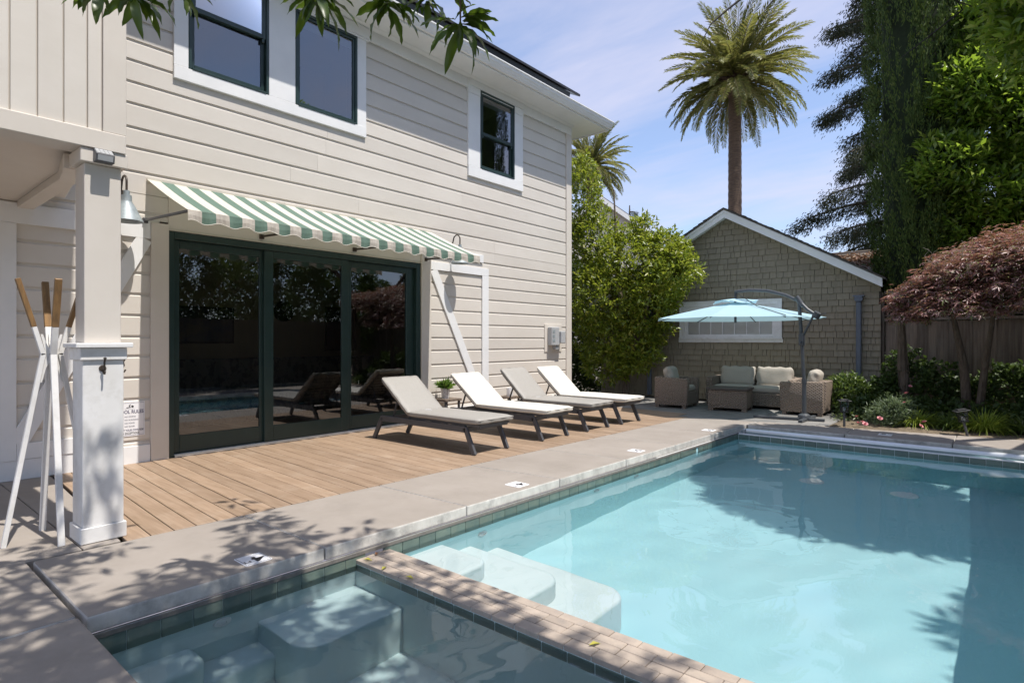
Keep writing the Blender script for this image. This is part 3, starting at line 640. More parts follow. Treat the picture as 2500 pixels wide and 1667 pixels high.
# barn door frames either side of the opening
def barn(rails):
    bd = tag(put('barn_door_frame', None, house))
    for i, (p, q, w, x) in enumerate(rails):
        mb = MB(); mb.bar((x, *p), (x, *q), .024, w, up=(0, 0, 1) if abs(p[1] - q[1]) < .01 else (0, 1, 0)); mb.build('rail', white, bd, bevel=.002)
barn([((6.335, 2.505), (7.70, 2.505), .13, .014), ((7.615, 2.438), (7.615, .0), .165, .014), ((6.39, 2.438), (7.50, .30), .15, .013)])
MB().box(-.018, .03, 6.20, 7.56, 2.665, 2.80).build('track_board', white, house, bevel=.003)
barn([((.90, 2.49), (2.305, 2.49), .19, .014), ((1.055, 2.393), (1.055, .18), .26, .014), ((2.25, 2.392), (1.19, .33), .15, .013), ((1.187, .26), (1.62, .26), .15, .0145)])
# projecting upper storey bay and its porch post
bay = put('bay', None, house)
MB().box(-.0, 2.575, -2.6, 1.300, 2.635, 5.84).build('wall', beige, bay)
seams = [1.305 - .118, 1.104, .981, .851, .722] + [.722 - .1295 * k for k in range(1, 26)]
for b_, a_ in zip(seams[:-1], seams[1:]):
    MB().box(2.576, 2.592, a_ + .004, b_ - .004, 2.655, 5.84).build('board', siding, bay, bevel=.003)
MB().box(2.576, 2.606, 1.187, 1.318, 2.655, 5.84).build('corner_board', beige, bay, bevel=.003)
MB().box(2.40, 2.612, -2.6, 1.315, 2.532, 2.653).build('trim_board', beige, bay, bevel=.004)
MB().box(.0, 2.40, 1.19, 1.312, 2.54, 2.634).build('trim_board', beige, bay, bevel=.004)
MB().box(.0, 2.398, -2.6, 1.188, 2.60, 2.634).build('ceiling', beige, bay)
MB().box(-.2, 3.03, -2.6, 1.76, 5.842, 5.95).build('roof_edge', white, bay)
pp = put('porch_post', None, house)
def pbox(n, hx, z0, z1, m, b=.004): MB().box(2.465 - hx, 2.465 + hx, 1.196 - hx, 1.196 + hx, z0, z1).build(n, m, pp, bevel=b)
pbox('base', .128, -.001, .10, whitew); pbox('pedestal', .114, .1005, 1.172, whitew); pbox('cap', .130, 1.173, 1.252, whitew); pbox('cap', .158, 1.253, 1.283, whitew); pbox('shaft', .102, 1.284, 2.44, beige)
MB().box(2.335, 2.602, 1.066, 1.325, 2.441, 2.531).build('head_block', beige, pp, bevel=.004)
mb = MB(); mb.bar((2.28, 1.10, 2.50), (.04, 1.50, 2.74), .10, .10); mb.build('porch_beam', beige, house, bevel=.004)
def hook(at_, ax):
    t = thing('coat_hook', 'rusty iron hook on the %s face of the porch pedestal' % ('sunlit' if ax == 0 else 'far side'), 'hook', at_, 0 if ax == 0 else R(90), group='coat hooks on the pedestal')
    MB().lathe([(0, .008), (.018, .007), (.022, 0)], n=14, axis=(1, 0, 0)).build('rose', bronze, t, smooth=True)
    mb = MB(); mb.tube([(.004, 0, -.005), (.03, 0, -.012), (.04, 0, .01), (.036, 0, .035), (.05, 0, .062)], .0062, 8); mb.tube([(.004, 0, -.012), (.026, 0, -.032), (.042, 0, -.034), (.05, 0, -.018)], .0058, 8)
    mb.lathe([(0, -.009), (.009, -.004), (.009, .004), (0, .009)], (.052, 0, .066), 10); mb.build('prong', bronze, t, smooth=True)
hook((2.580, 1.19, 1.118), 0); hook((2.44, 1.311, 1.118), 1)
t = thing('solar_light', 'small black solar wall light on the porch post head', 'light', (2.603, 1.185, 2.443))
mb = MB(); mb.ext([(0, .0), (.052, .0), (.062, .05), (.0, .095)], 'y', -.052, .052); mb.build('body', charcoal, t, bevel=.003)
mb = MB(); mb.add([(.0545, -.042, .008), (.0545, .042, .008), (.0625, .042, .043), (.0625, -.042, .043)], [(0, 1, 2, 3)]); mb.build('lens', plastic, t)
for i in range(4):
    for j in range(3):
        u0, u1 = .006 + .017 * j, .020 + .017 * j
        MB().add([(.062 - u0 * 1.0, -.046 + .0235 * i, .0518 + u0 * .72), (.062 - u0, -.0255 + .0235 * i, .0518 + u0 * .72), (.062 - u1, -.0255 + .0235 * i, .0518 + u1 * .72), (.062 - u1, -.046 + .0235 * i, .0518 + u1 * .72)], [(0, 1, 2, 3)]).build('solar_cell', plastic, t)
def barn_lamp(y, z, lab):
    t = thing('barn_lamp', lab, 'wall lamp', (0, y, z), group='gooseneck barn lamps on the house wall')
    MB().lathe([(0, .02), (.05, .02), (.055, 0)], (.022, 0, .30), 16, axis=(1, 0, 0)).build('wall_plate', bronze, t, smooth=True)
    pts = [(.03, 0, .30), (.06, 0, .36)] + [(.15 - .075 * math.cos(R(a)), 0, .40 + .07 * math.sin(R(a))) for a in range(20, 181, 20)] + [(.225, 0, .30)]
    MB().tube(pts, .011, 10).build('gooseneck', bronze, t, smooth=True)
    MB().lathe([(0, .305), (.028, .305), (.028, .26), (.045, .258), (.048, .20), (.05, .19), (.075, .15), (.148, .0), (.150, -.006), (.145, -.006), (.07, .14), (0, .15)], (.225, 0, 0), 28).build('shade', galv, t, smooth=True)
barn_lamp(2.02, 2.52, 'galvanised gooseneck lamp behind the porch post'); barn_lamp(6.78, 2.565, 'galvanised gooseneck lamp by the far end of the awning')

# pool rules sign
t = thing('pool_rules_sign', 'white POOL RULES sign on the siding beside the porch post', 'sign', (.0, 2.113, .29))
MB().box(.001, .006, -.142, .142, 0, .362).build('plate', signw, t)
mb = MB()
for p, q in (((-.132, .012), (-.132, .350)), ((.132, .012), (.132, .350)), ((-.132, .012), (.132, .012)), ((-.132, .350), (.132, .350))): mb.bar((.0063, *p), (.0063, *q), .0006, .0028)
mb.build('border', ink, t); up_ = (R(90), 0, R(90))
mb = MB(); mb.lathe([(0, 0), (.012, 0)], (.0066, .026, .312), 14, axis=(1, 0, 0)); mb.bar((.0064, -.03, .300), (.0064, .008, .306), .0006, .008); mb.bar((.0064, .006, .302), (.0064, -.006, .326), .0006, .008); mb.bar((.0064, -.006, .326), (.0064, .012, .333), .0006, .006)
mb.build('swimmer_icon', inkb, t)
mb = MB()
for i in range(8): mb.bar((.0064, -.05 + .012 * i, .288 + .002 * (i % 2)), (.0064, -.038 + .012 * i, .288 + .002 * ((i + 1) % 2)), .0006, .002)
mb.build('wave_icon', inkg, t)
text('lettering', 'POOL RULES', .052, ink, t, (.0064, .012, .255), up_, sx=.80)
for i, s_ in enumerate(('NO DIVING', 'NO RUNNING', 'NO FOOD', 'NO GLASS')):
    zz = .205 - .034 * i; text('lettering', s_, .021, inkg, t, (.0064, -.048, zz), up_, 'LEFT', .95)
    mb = MB(); mb.tube([(.0066, -.09 + .0125 * math.cos(a_), zz + .0125 * math.sin(a_)) for a_ in np.linspace(0, 6.283, 17)], .0011, 4); mb.bar((.0066, -.099, zz + .009), (.0066, -.081, zz - .009), .0006, .002); mb.build('ban_icon', inkr, t)
    mb = MB(); mb.bar((.0064, -.096, zz - .004), (.0064, -.084, zz + .004), .0005, (.004, .005, .010, .006)[i]); mb.build('pictogram', inkb, t)
text('lettering', 'SWIM AT YOUR OWN RISK', .030, ink, t, (.0064, 0, .062), up_, sx=.72); text('lettering', 'NO EXCEPTIONS', .031, inkb, t, (.0064, 0, .030), up_, sx=.74)
# meter box
t = thing('meter_box', 'grey electric meter box on the siding near the house corner', 'meter box', (0, 9.655, 1.07))
MB().box(.001, .016, -.29, .29, 0, .56).build('back_plate', beige, t, bevel=.003)
MB().box(.017, .13, -.20, .06, .13, .50).build('case', plastic, t, bevel=.012); MB().box(.017, .17, .065, .22, .17, .42).build('lid', plastic, t, bevel=.012)
mb = MB()
for i in range(3): mb.box(.1302, .134, -.18, -.10, .2 + .09 * i, .26 + .09 * i)
mb.build('louvre', galv, t); MB().box(.017, .10, -.03, .08, .05, .128).build('conduit_box', plastic, t, bevel=.006)

# awning
aw = thing('awning', 'green and cream striped awning over the sliding doors', 'awning', (0, 0, 0))
A0, A1 = 2.27, 6.33; nst = 31; sw = (A1 - A0) / nst; mb = MB()
def apt(x, yv):
    t_ = x / 1.1; return (0.025 + x * (1.075 / 1.1), yv, 3.03 - .48 * t_ - .012 * math.sin(math.pi * t_))
for i in range(nst):
    mb.cur = 0 if i % 2 == 1 else 1
    for j in range(6):
        xa, xb = 1.1 * j / 6, 1.1 * (j + 1) / 6; ya, yb = A0 + i * sw, A0 + (i + 1) * sw
        mb.add([apt(xa, ya), apt(xb, ya), apt(xb, yb), apt(xa, yb)], [(0, 1, 2, 3)])
me = mb.mesh('canopy', [sage, cream]); put('canopy', me, aw)
mb = MB()
for i in range(nst):
    mb.cur = 0 if i % 2 == 1 else 1
    for j in range(4):
        q = []
        for yv in (A0 + sw * (i + j / 4), A0 + sw * (i + (j + 1) / 4)):
            zz = .105 + .016 * math.cos(2 * math.pi * (yv - A0) / (2 * sw) + 2.2); w_ = .010 * math.sin(2 * math.pi * (yv - A0) / (1.37 * sw))
            q.append([(1.1, yv, 2.548), (1.107 + w_ * .5, yv, 2.548 - zz * .5), (1.104 + w_, yv, 2.548 - zz)])
        for k in range(2): mb.add([q[0][k], q[0][k + 1], q[1][k + 1], q[1][k]], [(0, 1, 2, 3)])
me = mb.mesh('valance', [sage, slub], smooth='all'); put('valance', me, aw)
mb = MB(); mb.tube([(1.104 + .010 * math.sin(2 * math.pi * (yv - A0) / (1.37 * sw)), yv, 2.548 - (.107 + .016 * math.cos(2 * math.pi * (yv - A0) / (2 * sw) + 2.2))) for yv in np.linspace(A0, A1, 160)], .004, 5); mb.build('piping', cream, aw, smooth=True)
MB().tube([(1.085, A0 + .01, 2.54), (1.085, A1 - .01, 2.54)], .012, 8).build('front_bar', charcoal, aw, smooth=True)
MB().box(.012, .03, A0, A1, 3.0, 3.045).build('wall_batten', cream, aw)
for yv in (2.25, 3.536, 4.888, 6.21):
    mb = MB(); mb.bar((.035, yv, 2.585), (1.08, max(yv, A0 + .02), 2.545), .03, .022); mb.box(.012, .05, yv - .025, yv + .025, 2.555, 2.61); mb.build('support_arm', charcoal if yv < 3 else bronze, aw, bevel=.003)

# ------------------------------------------------------------------ furniture
def cushion_mesh(name, lx, ly, lz, mat_, r=.03, puff=.012, seed=0, n=12, wr=.004):
    bm = bmesh.new(); bmesh.ops.create_cube(bm, size=2); bmesh.ops.subdivide_edges(bm, edges=bm.edges[:], cuts=n, use_grid_fill=True)
    h = Vector((lx / 2, ly / 2, lz / 2)); r = min(r, lz / 2 * .98); rs = random.Random(seed); ph = [rs.uniform(0, 6) for _ in range(8)]
    for v in bm.verts:
        p = v.co.copy(); e = Vector((math.copysign(abs(p.x) ** .8, p.x), math.copysign(abs(p.y) ** .8, p.y), p.z)); p = e
        w = Vector((p.x * h.x, p.y * h.y, p.z * h.z)); q = Vector([max(-(h[i] - r), min(h[i] - r, w[i])) for i in range(3)])
        d = w - q; o = q + (d.normalized() * r if d.length > 1e-6 else d)
        b = (1 - p.x ** 4) * (1 - p.y ** 4); o.z += math.copysign(puff * b, o.z) if abs(o.z) > lz * .2 else 0
        ed = max(abs(p.x), abs(p.y)) ** 6
        o.z += wr * (math.sin(o.x * 23 + ph[0] + 2 * math.sin(o.y * 9 + ph[1])) * .5 + math.sin(o.y * 27 + ph[2] + o.x * 7) * .5) * (.4 + .6 * ed)
        o.x += wr * 1.2 * math.sin(o.y * 31 + ph[3] + o.z * 20) * ed; o.y += wr * 1.2 * math.sin(o.x * 29 + ph[4] + o.z * 25) * ed
        v.co = o
    me = bpy.data.meshes.new(name); bm.to_mesh(me); bm.free(); me.materials.append(mat_); me.polygons.foreach_set('use_smooth', [True] * len(me.polygons)); return me
HG = (1.325, .335); BT = (.815, .735); BA = math.atan2(BT[1] - HG[1], HG[0] - BT[0]); BL = math.hypot(BT[0] - HG[0], BT[1] - HG[1])
def make_lounger(x, y, label, mat_, seed, back=0.0):
    t = thing('sun_lounger', label, 'sun lounger', (x, y, 0), group='sun loungers on the deck')
    for s, yy in ((-1, .018), (1, .582)):
        MB().box(.79, 2.345, yy - .018, yy + .018, .245, .318).build('side_rail', charcoal, t, bevel=.004)
        MB().bar((2.335, yy, .300), (2.478, yy, .0), .036, .058, up=(1, 0, 0)).build('leg', charcoal, t, bevel=.004)
        MB().bar((.80, yy, .295), (.625, yy, .0), .036, .058, up=(1, 0, 0)).build('leg', charcoal, t, bevel=.004)
    mb = MB(); mb.box(2.30, 2.335, .037, .563, .25, .30); mb.box(.80, .84, .037, .563, .25, .30); mb.box(1.30, 1.34, .037, .563, .27, .312); mb.build('cross_rail', charcoal, t, bevel=.003)
    mb = MB(); mb.box(1.31, 2.525, .03, .057, .319, .345); mb.box(1.31, 2.525, .543, .57, .319, .345); mb.box(2.495, 2.525, .058, .542, .30, .345); mb.build('seat_frame', charcoal, t, bevel=.003)
    for i in range(12): MB().box(1.36 + .095 * i, 1.42 + .095 * i, .058, .542, .325, .340).build('slat', charcoal, t)
    A = BA + back; bx = lambda u, w: (HG[0] - u * math.cos(A) - w * math.sin(A) * 0 - w * -math.sin(A) * 0 + w * math.sin(A), .0, HG[1] + u * math.sin(A) + w * math.cos(A))
    def bp(u, w, yy): q = bx(u, w); return (q[0], yy, q[2])
    for yy in (.055, .545): MB().bar(bp(0, -.012, yy), bp(BL, -.012, yy), .03, .026, up=(math.sin(A), 0, math.cos(A))).build('back_rail', charcoal, t, bevel=.003)
    for i in range(8):
        u = .03 + i * (BL - .06) / 7; MB().bar(bp(u, -.004, .071), bp(u, -.004, .529), .045, .014, up=(math.sin(A), 0, math.cos(A))).build('slat', charcoal, t)
    mb = MB()
    for yy in (.09, .51): mb.bar(bp(BL * .55, -.03, yy), (.93, yy, .285), .018, .018, up=(0, 1, 0))
    mb.bar((.93, .09, .285), (.93, .51, .285), .018, .018); mb.build('back_prop', charcoal, t)
    sc_ = put('seat_cushion', cushion_mesh('seat_cushion', 1.245, .615, .066, mat_, .028, .008, seed), t, (1.325 + .6225, .30, .346 + .034))
    bc = put('back_cushion', cushion_mesh('back_cushion', BL + .05, .60, .066, mat_, .028, .008, seed + 5), t, bp((BL + .05) / 2 + .005, .034, .30), (0, A, 0))
    def piping(o, lx, ly):
        r_ = .03; pts = []
        for cx_, cy_, a0 in ((lx / 2 - r_, ly / 2 - r_, 0), (-lx / 2 + r_, ly / 2 - r_, 90), (-lx / 2 + r_, -ly / 2 + r_, 180), (lx / 2 - r_, -ly / 2 + r_, 270)):
            for k_ in range(4): a_ = R(a0 + 30 * k_); pts.append((cx_ + r_ * math.cos(a_), cy_ + r_ * math.sin(a_), .018))
        pts.append(pts[0]); MB().tube(pts, .0045, 5, cap=False).build('piping', mat_, o, smooth=True)
    piping(sc_, 1.245, .615); piping(bc, BL + .05, .60)
    mb = MB(); mb.bar((1.40, .22, .418), (1.50, .255, .420), .012, .002); mb.bar((1.40, .22, .418), (1.43, .30, .420), .010, .002); mb.build('tie', cush_w if mat_ is cush_w else signw, t)
    return t
make_lounger(.0, 4.765, 'taupe cushioned lounger nearest the sliding doors, legs towards the pool', cush_t, 1)
make_lounger(.02, 6.00, 'bright cream cushioned lounger beside the potted plant', cush_w, 2)
make_lounger(.035, 7.035, 'taupe cushioned lounger between the two cream ones', cush_t, 3, R(5))
make_lounger(.055, 7.975, 'bright cream cushioned lounger farthest along the deck', cush_w, 4, R(4))
def side_table(x, y, label, h, w):
    t = thing('side_table', label, 'side table', (x, y, 0), group='small side tables by the wall')
    for i in range(4): MB().box(-w / 2, w / 2, -w / 2 + i * w / 4 + .003, -w / 2 + (i + 1) * w / 4 - .003, h - .035, h).build('slat', tablew, t, bevel=.003)
    for sx in (-1, 1):
        for sy in (-1, 1): MB().box(sx * w * .40 - .015, sx * w * .40 + .015, sy * w * .40 - .015, sy * w * .40 + .015, 0, h - .036).build('leg', charcoal, t)
    return t
side_table(.215, 6.48, 'low wooden side table under the potted plant', .375, .36); side_table(.22, 8.03, 'low wooden side table under the glass candle jar', .30, .30)
t = thing('candle_jar', 'frosted glass candle jar on the farther side table', 'jar', (.24, 8.02, .30))
MB().lathe([(0, 0), (.055, 0), (.06, .02), (.06, .15), (.054, .15), (.052, .02), (0, .015)], n=18).build('jar', signw, t, smooth=True); MB().lathe([(0, .10), (.04, .10), (.04, .015)], n=14).build('candle', cream, t)
t = thing('potted_plant', 'leafy green plant in a speckled white pot on the side table', 'potted plant', (.22, 6.46, .375))
MB().lathe([(0, 0), (.055, 0), (.075, .15), (.082, .155), (.078, .165), (.068, .15), (.0, .14)], n=20).build('pot', pot_m, t, smooth=True)
n = 260; P = unit(n) * np.array([.06, .06, .035]) + np.array([0, 0, .17]); D = unit(n) * np.array([1, 1, .5]) + np.array([0, 0, .75])
V, F = leaves(P, D, unit(n), .13 * RNG.uniform(.6, 1.2, n), .022, .1, .5)
put('foliage', fast_mesh('foliage', V, F, leafmat('pot plant leaf', (.10, .21, .035), (.26, .38, .08))), t)

def wicker_seat(name, label, cat, loc, rz, d, w, nseat, group=None):
    """Faces local +x; footprint x 0..d, y 0..w."""
    t = thing(name, label, cat, loc, rz, group); ah = .575; at_ = .13
    for y0 in (0, w - at_):
        mb = MB(); mb.ext([(.0, .055), (d - .02, .055), (d, ah - .06), (d - .01, ah), (.0, ah + .015)], 'y', y0, y0 + at_); mb.build('arm', wick, t, bevel=.018, seg=2, smooth=True)
    mb = MB(); mb.ext([(.002, .057), (.14, .057), (.11, ah + .02), (-.03, ah + .02)], 'y', at_ + .001, w - at_ - .001); mb.build('back_panel', wick, t, bevel=.015, seg=2, smooth=True)
    MB().box(.141, d - .03, at_ + .001, w - at_ - .001, .057, .30).build('seat_base', wick, t, bevel=.01)
    for x in (.05, d - .08):
        for y in (.05, w - .05): MB().box(x - .035, x + .035, y - .035, y + .035, 0, .054).build('foot', wick, t)
    iw = (w - 2 * at_) / nseat
    for i in range(nseat):
        yc = at_ + iw * (i + .5)
        put('seat_cushion', cushion_mesh('seat_cushion', d - .19, iw - .012, .12, cush_s, .045, .012, 11 + i), t, (.15 + (d - .19) / 2, yc, .366))
        o = put('back_cushion', cushion_mesh('back_cushion', .40, iw - .03, .15, cush_s, .06, .03, 31 + i * 3, wr=.009), t, (.215, yc, .565 + .02), (0, R(-104), R(2 - 4 * i)))
    return t
wicker_seat('wicker_armchair', 'wicker armchair on the left with its seat shaded by the umbrella', 'armchair', (1.77, 10.62, -.006), R(5), .66, .74, 1, 'wicker armchairs on the patio')
wicker_seat('wicker_armchair', 'sunlit wicker armchair with its back to the garden bed', 'armchair', (4.665, 11.83, -.006), R(181), .70, .80, 1, 'wicker armchairs on the patio')
wicker_seat('wicker_sofa', 'wicker sofa with two plump back cushions along the shingled wall', 'sofa', (2.42, 12.22, -.006), R(-88), .72, 1.66, 2)
t = thing('coffee_table', 'wicker coffee table with a dark top in front of the sofa', 'coffee table', (2.78, 10.78, -.006), R(7))
mb = MB(); mb.box(0, .69, 0, .53, .055, .385); mb.build('body', wick, t, bevel=.012, seg=2, smooth=True)
MB().box(-.025, .715, -.025, .555, .386, .425).build('top', M('dark table top', (.085, .07, .06), .55, (.065, .054, .047), 10), t, bevel=.004)
for x in (.05, .64):
    for y in (.05, .48): MB().box(x - .045, x + .045, y - .045, y + .045, 0, .054).build('foot', wick, t)

# cantilever umbrella
um = thing('patio_umbrella', 'pale blue cantilever umbrella leaning over the wicker seats', 'umbrella', (4.54, 10.40, 0))
ub = Vector((4.54, 10.40, 0)); hub = Vector((3.31, 10.73, 2.02)) - ub
mb = MB(); mb.tube([(0, 0, .05), (.0, -.0, .62)], .034, 14); mb.tube([(0, 0, .62), (-.075, -.005, 1.93)], .028, 14); mb.tube([(0, 0, .60), (0, 0, .66)], .04, 14); mb.build('pole', graphite, um, smooth=True)
apx = [Vector((.20, -.06, 1.70)), Vector((.06, -.03, 1.80)), Vector((-.075, -.005, 1.945)), Vector((-.30, .06, 2.06)), Vector((-.62, .14, 2.155)), Vector((-.95, .24, 2.19)), Vector((hub.x, hub.y, 2.185))]
MB().tube(apx, .026, 12).build('arm', graphite, um, smooth=True)
mb = MB(); mb.tube([(-.02, 0, 1.86), (-.12, .0, 2.02)], .042, 14); mb.build('pivot', graphite, um, smooth=True)
mb = MB(); mb.tube([(.175, -.055, 1.67), (.225, -.065, 1.745)], .06, 14); mb.tube([(.2, -.06, 1.705), (.34, -.09, 1.735)], .009, 8); mb.build('crank', graphite, um, smooth=True)
MB().tube([(.15, -.05, 1.70), (-.035, -.002, 1.33)], .017, 10).build('brace', graphite, um, smooth=True)
mb = MB(); mb.box(-.075, .005, -.045, .045, 1.22, 1.40); mb.tube([(-.035, -.04, 1.28), (-.035, -.11, 1.25)], .012, 8); mb.build('slider', graphite, um, bevel=.01)
mb = MB(); mb.bar((-.74, -.2, .02), (.30, .02, .02), .06, .04); mb.bar((.03, -.37, .021), (.05, .44, .021), .06, .038); mb.lathe([(.0, .075), (.05, .07), (.09, .045), (.10, .0)], (0, 0, .04), 16); mb.build('cross_base', graphite, um, bevel=.004)
NS = 8; RR = 1.47; RIM = 1.685; TOP = 1.985; ang0 = math.atan2(-1.05, -.9)
def cpt(k, u, z0=TOP, r1=RR, z1=RIM, r0=.06):
    a_ = ang0 + 2 * math.pi * k / NS; r_ = r0 + (r1 - r0) * u
    return Vector((hub.x + r_ * math.cos(a_), hub.y + r_ * math.sin(a_), z0 + (z1 - z0) * (u * .86 + .14 * u * u)))
mb = MB(); nu = 10; nv = 6
for k in range(NS):
    gridp = []
    for i in range(nu + 1):
        u = i / nu; a_, b_ = cpt(k, u), cpt(k + 1, u); rowp = []
        for j in range(nv + 1):
            s_ = j / nv; p = a_.lerp(b_, s_); p.z -= .016 * u * 4 * s_ * (1 - s_) * (1 - .55 * u); rowp.append(p)
        gridp.append(rowp)
    for i in range(nu):
        for j in range(nv): mb.add([gridp[i][j], gridp[i + 1][j], gridp[i + 1][j + 1], gridp[i][j + 1]], [(0, 1, 2, 3)])
me = mb.mesh('canopy', canopy_b); bm = bmesh.new(); bm.from_mesh(me); bmesh.ops.remove_doubles(bm, verts=bm.verts, dist=.0005); bm.to_mesh(me); bm.free(); put('canopy', me, um)
mb = MB()
for k in range(NS):
    for j in range(4):
        def vp(s_, u):
            p = cpt(k, u, 2.06, .40, 1.99, .02).lerp(cpt(k + 1, u, 2.06, .40, 1.99, .02), s_); p.z += .03 * u * math.sin(math.pi * s_ * 1.0 + k * 2.3); return p
        mb.add([vp(j / 4, 0), vp(j / 4, 1), vp((j + 1) / 4, 1), vp((j + 1) / 4, 0)], [(0, 1, 2, 3)])
mb.build('vent', canopy_b, um)
for k in range(NS):
    mb = MB(); q = [cpt(k, u) - Vector((0, 0, .015)) for u in (.02, .35, .7, 1.0)]; mb.tube(q, .009, 6); mb.build('rib', graphite, um)
mb = MB(); mb.tube([(hub.x, hub.y, 2.195), (hub.x, hub.y, 1.62)], .022, 10); mb.lathe([(.0, .05), (.05, .045), (.05, -.03), (0, -.04)], (hub.x, hub.y, 1.90), 14); mb.build('hub', graphite, um, smooth=True)
mb = MB(); mb.tube([(hub.x + .02, hub.y - .02, 2.16), cpt(2, .45) + Vector((0, 0, .02)), cpt(2, 1.0) + Vector((0, 0, .012))], .006, 6); mb.build('cord', black, um)

# coat rack on the porch
rk = thing('coat_rack', 'white four legged coat rack with wooden tips beside the porch pedestal', 'coat rack', (2.255, .99, -.004))
for (sx, sy) in ((1, 0), (-1, 0), (0, 1), (0, -1)):
    d = Vector((sx, sy, 0)); f_ = d * .245 + Vector((0, 0, 0)); wst = d * .045 + Vector((0, 0, 1.22)); tip = d * .175 + Vector((0, 0, 1.70)); mid = wst.lerp(tip, .36)
    perp = (-sy, sx, 0)
    mb = MB(); mb.bar(f_, wst, .036, .026, up=d); mb.bar(wst + Vector((0, 0, -.012)), mid, .036, .026, up=d); mb.build('leg', whitew, rk, bevel=.002)
    MB().bar(mid, tip, .038, .027, up=d).build('tip', rackwood, rk, bevel=.002)
    bl = Vector((0, 0, 0)) + d * .026
    prof = [(.0, 1.16), (.0, 1.25), (.018, 1.26), (.03, 1.29), (.046, 1.345), (.058, 1.345), (.036, 1.24), (.036, 1.18), (.066, 1.03), (.052, 1.03), (.03, 1.125), (.018, 1.15)]
    mb = MB(); vs = []
    for s_ in (-.006, .006):
        for r_, z_ in prof: vs.append(d * (r_) + Vector(perp) * s_ + Vector((0, 0, z_)))
    n_ = len(prof); mb.add(vs, [tuple(range(n_)), tuple(range(2 * n_ - 1, n_ - 1, -1))] + [(i, n_ + i, n_ + (i + 1) % n_, (i + 1) % n_) for i in range(n_)]); mb.build('hub_web', whitew, rk)
mb = MB(); mb.lathe([(0, .005), (.006, .004), (.007, 0)], (.02, -.0075, 1.21), 8, axis=(0, -1, 0)); mb.lathe([(0, .005), (.006, .004), (.007, 0)], (.02, -.0075, 1.185), 8, axis=(0, -1, 0)); mb.build('bolt', bronze, rk)

# path lights in the bed
def path_light(x, y, label, h, tilt):
    t = thing('path_light', label, 'garden light', (x, y, 0), group='lantern path lights in the bed'); t.rotation_euler = (0, R(tilt), R(20))
    MB().tube([(0, 0, -.05), (0, 0, h * .55)], .017, 8).build('stake', charcoal, t, smooth=True)
    z0, z1 = h * .56, h * .92
    mb = MB(); w0, w1 = .04, .055
    for sx in (-1, 1):
        for sy in (-1, 1): mb.bar((sx * w0, sy * w0, z0), (sx * w1, sy * w1, z1), .008, .008)
    for sx, sy in ((1, 0), (-1, 0), (0, 1), (0, -1)):
        px_, py_ = -sy, sx
        mb.bar((sx * w0 + px_ * w0, sy * w0 + py_ * w0, z0), (sx * w1 - px_ * w1, sy * w1 - py_ * w1, z1), .004, .004); mb.bar((sx * w0 - px_ * w0, sy * w0 - py_ * w0, z0), (sx * w1 + px_ * w1, sy * w1 + py_ * w1, z1), .004, .004)
    mb.box(-w0 - .008, w0 + .008, -w0 - .008, w0 + .008, z0 - .014, z0); mb.build('cage', black, t)
    mb = MB(); mb.add([(-w0, -w0, z0), (w0, -w0, z0), (w0, w0, z0), (-w0, w0, z0), (-w1, -w1, z1), (w1, -w1, z1), (w1, w1, z1), (-w1, w1, z1)], [(0, 1, 5, 4), (1, 2, 6, 5), (2, 3, 7, 6), (3, 0, 4, 7)]); mb.build('lantern_glass', pane_m, t)
    MB().tube([(0, 0, z0), (0, 0, z0 + .06)], .022, 10).build('lamp', plastic, t)
    mb = MB(); mb.box(-.085, .085, -.085, .085, z1, z1 + .012); mb.box(-.05, .05, -.05, .05, z1 + .0125, z1 + .03); mb.build('cap', black, t, bevel=.004)
path_light(5.20, 9.98, 'upright black lantern path light beside the armchair', .42, 0); path_light(6.66, 10.13, 'tilted black lantern path light in front of the bright grass clump', .37, -12)

# ------------------------------------------------------------------ shingled garage, fence, far buildings
gar = thing('shingled_garage', 'taupe shingled garage with white gable trim behind the umbrella', 'garage', (.776, 12.44, 0), R(3.3))
APX, APZ, SLP = 1.73, 3.86, .572                      # wall apex under the rake
top_z = lambda t: APZ - SLP * abs(t - APX)
T0, T1 = -1.3, 4.52
mb = MB(); n_ = [(T0, -.09), (T1, -.09), (T1, top_z(T1)), (APX, APZ), (T0, top_z(T0))]
mb.ext([(x, z) for x, z in n_], 'y', .02, .10) if False else None
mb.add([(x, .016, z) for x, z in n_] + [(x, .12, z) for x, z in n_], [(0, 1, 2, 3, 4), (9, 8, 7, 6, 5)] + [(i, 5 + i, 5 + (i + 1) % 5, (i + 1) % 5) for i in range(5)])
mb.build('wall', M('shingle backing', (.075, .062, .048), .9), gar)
mb = MB(); mb.box(T0, T0 + .1, .13, 6, -.09, top_z(T0)); mb.box(T1 - .1, T1, .13, 6, -.09, top_z(T1)); mb.build('side_wall', shing, gar)
WT0, WT1, WZ0, WZ1 = .70, 2.81, 1.26, 2.14           # window with its trim
random.seed(9); cand = []; z = .02; pit = .1215
def shingle_geo(mb, a, b, z0, z1, dz):
    mb.add([(a, -.021 - dz, z0), (b, -.021 - dz, z0), (b, -.0005, z1), (a, -.0005, z1), (a, .015, z0), (b, .015, z0), (b, .015, z1), (a, .015, z1)],
           [(0, 1, 2, 3), (0, 4, 5, 1), (1, 5, 6, 2), (2, 6, 7, 3), (3, 7, 4, 0)])
